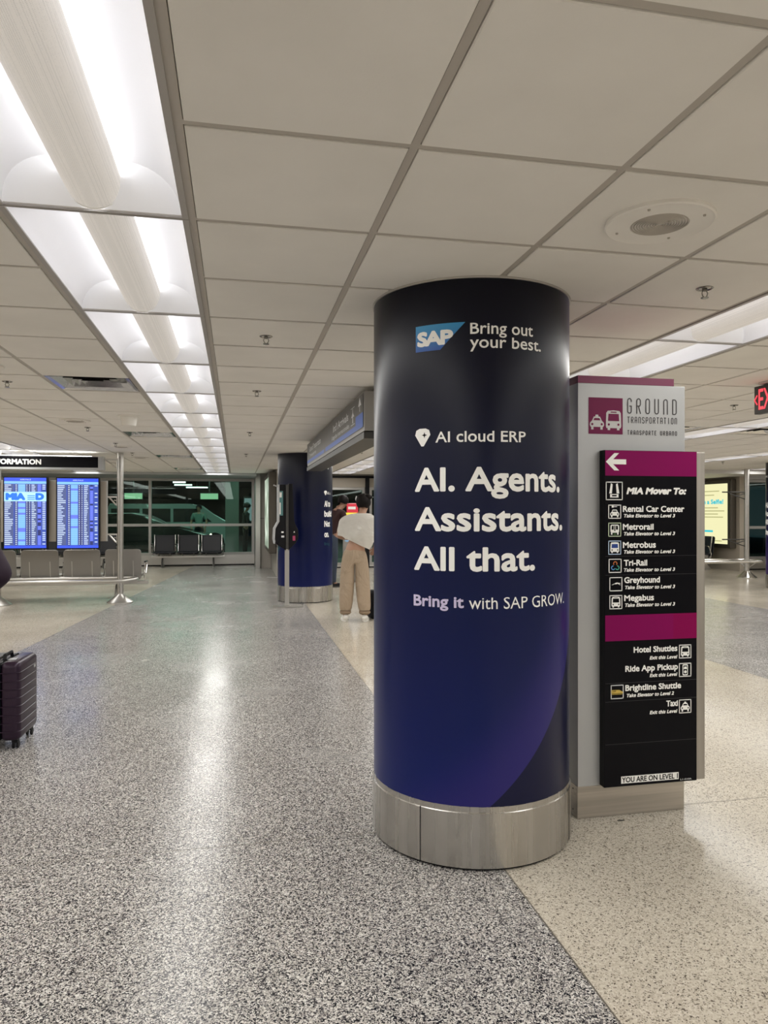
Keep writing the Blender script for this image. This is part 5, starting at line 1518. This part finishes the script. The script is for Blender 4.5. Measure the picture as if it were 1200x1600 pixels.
# black bag on the floor beside her
t = thing('backpack', 'black backpack on the floor beside the person in beige trousers', 'backpack', (1.93, 9.85, 0), 0.3)
f = MB(); f.box(-0.15, 0.15, -0.10, 0.10, 0.0, 0.40, 0.07, 5); f.build('main_compartment', M['black_soft'], t, smooth=True)
f = MB(); f.box(-0.12, 0.12, -0.15, -0.085, 0.03, 0.25, 0.03, 4); f.build('front_pocket', M['black_soft'], t, smooth=True)
f = MB(); f.tube([(-0.04, 0.02, 0.39), (-0.035, 0.02, 0.44), (0.035, 0.02, 0.44), (0.04, 0.02, 0.39)], 0.009, 8); f.build('grab_handle', M['black_soft'], t)

# man bending over the machine
t = thing('person', 'person in glasses, dark red T-shirt and jeans, leaning over the ticket machine', 'person', (1.83, 14.15, 0), math.radians(-62))
body, V, hp, k = person(t, 1.80, 0.16, (0.14, 0.1, -0.42), ((-0.22, 0.24, 1.16), (-0.14, 0.46, 1.12), (0.2, 1, 0.1), (0, 0, 1)), ((0.24, 0.15, 1.13), (0.17, 0.36, 1.06), (-0.3, 1, 0.0), (0, 0, 1)), SKIN2)
shirt(t, V, k, mat('oxblood_cotton', (0.030, 0.008, 0.008), 0.85), 0.018, 0.7, 0.88)
trousers(t, V, k, mat('blue_denim', (0.035, 0.048, 0.075), 0.85), 0.126, 0.080, 0.064, 1.06, 0.08)
shoes(t, V, k, M['black_soft'], M['dark'])
hair_cap(t, hp, k, 0.1, -0.42, HAIR, -0.05, 0.66, 1.0); face(t, hp, k, 0.1, -0.42, SKIN2, True)

# ticket machine with red and yellow top
t = thing('ticket_machine', 'ticket machine with red and yellow topper beyond the two people', 'ticket machine', (2.44, 15.3, 0), math.radians(-10))
f = MB(); f.box(-0.20, 0.20, -0.25, 0.25, 0, 1.25, 0.02); f.build('cabinet', M['silver_dark'], t)
f = MB(); f.box(-0.17, 0.17, -0.12, 0.12, 1.25, 1.46, 0.01); f.build('yellow_band', emit_mat('topper_yellow', (0.85, 0.55, 0.04), 0.9), t)
f = MB(); f.box(-0.12, 0.12, -0.12, 0.12, 1.462, 1.66, 0.02); tp = f.build('red_topper', emit_mat('topper_red', (0.55, 0.02, 0.04), 0.7), t)
f = MB(); f.flat([[(-0.09, 1.53), (0.07, 1.53), (0.07, 1.59), (-0.09, 1.59)]], -0.122); f.build('white_panel', M['white'], tp)
f = MB(); f.flat([[(-0.15, 0.85), (0.15, 0.85), (0.15, 1.15), (-0.15, 1.15)]], -0.2515); f.build('screen', emit_mat('machine_screen', (0.2, 0.35, 0.5), 0.6), t)
f = MB(); f.box(-0.15, 0.15, -0.256, -0.249, 0.45, 0.6); f.build('ticket_slot', M['black_soft'], t)

# person just outside the left edge: only the elbow of the plum sleeve shows
t = thing('person', 'person in dark plum jacket whose elbow shows at the left edge above the suitcase', 'person', (-1.86, 5.18, 0), math.radians(20))
body, V, hp, k = person(t, 1.66, 0.02, (0.03, 0.0, 0.0), ((-0.24, 0.02, 1.12), (-0.2, 0.2, 1.0), (0, 1, -0.2), (0, 0, 1)), ((0.335, -0.235, 1.105), (0.20, 0.02, 0.97), (-0.5, 0.8, -0.1), (0, 0, 1)), SKIN)
shirt(t, V, k, mat('plum_jacket', (0.014, 0.003, 0.016), 0.75), 0.026, 1.2, 0.90)
trousers(t, V, k, M['black_soft'], 0.122, 0.078, 0.062); shoes(t, V, k, M['black_soft'], M['dark'])
hair_cap(t, hp, k, 0, 0, HAIR); face(t, hp, k, 0, 0, SKIN)

# ------------------------------------------------------------------ the kerb outside the glass
fb2 = MB(); fb2.quad((-30, 20.8, -0.02), (30, 20.8, -0.02), (30, 46, -0.02), (-30, 46, -0.02)); o = struct(fb2.build('road', mat('asphalt', (0.05, 0.052, 0.05), 0.6)))
fb2 = MB(); fb2.box(-30, 30, 20.78, 22.9, -0.02, 0.0); struct(fb2.build('sidewalk', mat('kerb_concrete', (0.22, 0.23, 0.21), 0.7)))
fb2 = MB(); fb2.box(-30, 30, 20.8, 46, 3.0, 3.3); struct(fb2.build('outside_canopy', mat('dark_canopy', (0.05, 0.055, 0.05), 0.8)))
fb2 = MB(); fb2.box(-30, 30, 45.8, 46, 0, 3.0); struct(fb2.build('outside_wall', mat('far_wall', (0.05, 0.07, 0.06), 0.8)))
CONC = mat('pillar_concrete', (0.30, 0.33, 0.30), 0.8)
t = tag(MB().box(-0.20, 0.20, -0.2, 0.2, 0, 2.49, 0.015).build('outside_pillar', CONC, None, loc=(-0.12, 22.4, 0)), 'pale concrete pillar outside the window, right of the white van', 'pillar'); t['kind'] = 'thing'
t = tag(MB().box(-0.15, 0.15, -2.0, 9.0, 2.5, 2.95).build('outside_beam', CONC, None, loc=(-0.35, 23.6, 0)), 'pale concrete beam above the pillar outside', 'beam'); t['kind'] = 'thing'
def lit_sign(x, y, z, w, h, label):
    t = thing('kerb_sign', label, 'sign', (x, y, z), 0, 'lit green signs outside')
    f = MB(); f.box(-w / 2, w / 2, 0, 0.15, 0, h, 0.01); f.build('housing', M['dark'], t)
    f = MB(); f.flat([[(-w / 2 + 0.02, 0.02), (w / 2 - 0.02, 0.02), (w / 2 - 0.02, h - 0.02), (-w / 2 + 0.02, h - 0.02)]], -0.002); f.build('lit_face', emit_mat('green_sign_%d' % int(x * 10), (0.40, 0.66, 0.40), 0.62), t)
    f = MB(); f.box(-0.02, 0.02, 0.06, 0.10, h, 3.0 - z); f.build('hanger_rod', M['dark'], t)
lit_sign(-4.05, 30.5, 1.98, 0.72, 0.27, 'lit green sign outside, left one of two')
lit_sign(-1.08, 30.5, 1.98, 0.74, 0.27, 'lit green sign outside, right one above the standing silhouette')
for q, (x, y, w) in enumerate(((-1.93, 24.4, 0.42), (-2.6, 26.5, 1.3), (-2.1, 28.2, 0.45), (-2.15, 31.0, 0.7), (-1.75, 34.0, 0.95), (-4.5, 25.2, 1.2))):
    t = tag(MB().box(-w / 2, w / 2, -0.06, 0.06, -0.05, 0.0).build('kerb_lamp_tube', emit_mat('kerb_tube_%d' % q, (0.85, 1.0, 0.92), 3.0), None, loc=(x, y, 2.62)), 'short white tube lamp outside under the canopy, %s' % ['above the pillar beam', 'long one over the dark car', 'over the van', 'behind the van', 'farthest one', 'at the left pane'][q], 'lamp', 'tube lamps outside')
    MB().box(-0.015, 0.015, -0.015, 0.015, 0.0, 0.38).build('hanger_rod', M['dark'], t)

def vehicle(name, label, cat, loc, prof, width, paint, glass_polys, wheels, wr, lamps, roof=None):
    t = thing(name, label, cat, loc)
    f = MB(); f.prism(prof, 0, width, 'y', 0.06, 3); bd = f.build('body', paint, t, smooth=True)
    GL = mat(name + '_glass', (0.01, 0.02, 0.022), 0.08)
    for p in glass_polys:
        f = MB(); f.prism(p, -0.006, 0.02, 'y'); f.build('side_window', GL, t)
        f = MB(); f.prism(p, width - 0.02, width + 0.006, 'y'); f.build('side_window', GL, t)
    for x in wheels:
        for y in (0.02, width - 0.2):
            f = MB(); f.tube([(x, y - 0.03, wr), (x, y + 0.19, wr)], wr, 28); w_ = f.build('wheel', M['black_soft'], t)
            f = MB(); f.tube([(x, y - 0.036, wr), (x, y - 0.028, wr)], wr * 0.62, 20); f.build('hubcap', M['steel_plain'], w_)
    for (x, y, z, m_) in lamps:
        f = MB(); f.box(x - 0.05, x + 0.05, y - 0.12, y + 0.12, z - 0.05, z + 0.05, 0.02); f.build('headlight', m_, t)
    return t
HL = emit_mat('headlight', (1.0, 0.85, 0.6), 6.0); RL = emit_mat('tail_light', (0.5, 0.02, 0.02), 0.5)
car_p = [(-2.3, 0.25), (2.25, 0.25), (2.35, 0.45), (2.28, 0.78), (1.15, 0.96), (0.35, 1.38), (-0.1, 1.47), (-0.9, 1.46), (-1.6, 1.28), (-2.1, 1.02), (-2.35, 0.95), (-2.38, 0.5)]
vehicle('car', 'dark car parked outside behind the window', 'car', (-3.15, 24.0, -0.02), car_p, 1.8, mat('black_paint', (0.008, 0.009, 0.009), 0.25, coat=0.5),
        [[(-1.45, 0.98), (-0.45, 0.98), (-0.45, 1.39), (-0.85, 1.39), (-1.2, 1.28)], [(-0.38, 0.98), (0.85, 0.98), (0.30, 1.32), (-0.1, 1.40), (-0.38, 1.40)]], (-1.45, 1.45), 0.33, [(2.27, 0.25, 0.70, HL), (2.27, 1.55, 0.70, HL)])
van_p = [(-2.4, 0.3), (2.3, 0.3), (2.4, 0.5), (2.35, 0.95), (1.75, 1.15), (1.0, 1.74), (0.6, 1.80), (-2.25, 1.80), (-2.42, 1.5)]
vehicle('van', 'white van with blue-tinted windows outside, behind the dark car', 'van', (-2.3, 28.0, -0.02), van_p, 1.9, mat('white_paint', (0.42, 0.52, 0.50), 0.3, coat=0.4),
        [[(-2.2, 1.12), (-1.2, 1.12), (-1.2, 1.62), (-2.2, 1.62)], [(-1.1, 1.12), (-0.1, 1.12), (-0.1, 1.62), (-1.1, 1.62)], [(0.0, 1.12), (1.4, 1.12), (0.85, 1.62), (0.0, 1.62)]], (-1.6, 1.5), 0.36, [(2.33, 0.25, 0.75, HL)])

t = thing('person', 'silhouette of person in pale shirt standing outside before the white van', 'person', (-1.28, 26.2, 0), math.radians(170))
body, V, hp, k = person(t, 1.72, 0.0, (0.03, 0.0, 0.0), ((-0.27, 0.0, 1.13), (-0.24, 0.12, 0.92), (0, 0.4, -1), (0, 1, 0)), ((0.27, 0.0, 1.13), (0.24, 0.12, 0.92), (0, 0.4, -1), (0, 1, 0)), SKIN2)
shirt(t, V, k, mat('pale_shirt', (0.16, 0.24, 0.21), 0.85), 0.016, 0.8, 0.93); trousers(t, V, k, M['black_soft'], 0.122, 0.08, 0.064); shoes(t, V, k, M['black_soft'], M['dark']); hair_cap(t, hp, k, 0, 0, HAIR); face(t, hp, k, 0, 0, SKIN2)
t = thing('person', 'silhouette of person in cap and dark jacket outside, right of the pillar', 'person', (0.30, 24.3, 0), math.radians(-80))
body, V, hp, k = person(t, 1.76, 0.02, (0.05, 0.0, -0.1), ((-0.27, 0.03, 1.13), (-0.22, 0.22, 1.0), (0, 1, -0.3), (0, 0, 1)), ((0.27, 0.03, 1.13), (0.22, 0.22, 1.0), (0, 1, -0.3), (0, 0, 1)), SKIN2)
shirt(t, V, k, mat('dark_jacket', (0.012, 0.014, 0.014), 0.8), 0.022, 1.2, 0.90); trousers(t, V, k, M['black_soft'], 0.122, 0.08, 0.064); shoes(t, V, k, M['black_soft'], M['dark']); face(t, hp, k, 0, -0.1, SKIN2)
cp = hair_cap(t, hp, k, 0, -0.1, M['black_soft'], 0.12, 0.30, 1.06); cp.name = 'cap'
f = MB(); c_ = Vector(hp[2]) * k; f.prism(rrect(c_.x - 0.07, c_.y + 0.05, c_.x + 0.07, c_.y + 0.17, 0.05), c_.z - 0.015, c_.z - 0.005, 'z'); f.build('cap_peak', M['black_soft'], t)
t = thing('kerb_screen', 'pale blue lit screen outside behind the person in the cap', 'screen', (0.62, 27.0, 0))
f = MB(); f.box(-0.36, 0.36, 0, 0.1, 0.9, 2.05, 0.01); f.build('housing', M['dark'], t)
f = MB(); f.flat([[(-0.33, 1.15), (0.33, 1.15), (0.33, 1.98), (-0.33, 1.98)]], -0.002); f.build('lit_face', emit_mat('kerb_screen_face', (0.36, 0.42, 0.46), 0.4), t)
f = MB(); f.box(-0.05, 0.05, 0.02, 0.08, 0.0, 0.9); f.build('leg', M['dark'], t)

# scraps on the floor
for x, y, w, lab in ((1.80, 3.155, 0.018, 'small dark scrap on the beige floor before the totem'), (1.86, 9.42, 0.03, 'small crumpled scrap on the floor behind the white shoes')):
    f = MB(); f.prism([(-w, 0), (-w * 0.2, w * 0.35), (w, -w * 0.2), (w * 0.1, -w * 0.3)], 0.0008, 0.004, 'z')
    tag(f.build('floor_scrap', M['dark'], None, loc=(x, y, 0)), lab, 'litter')
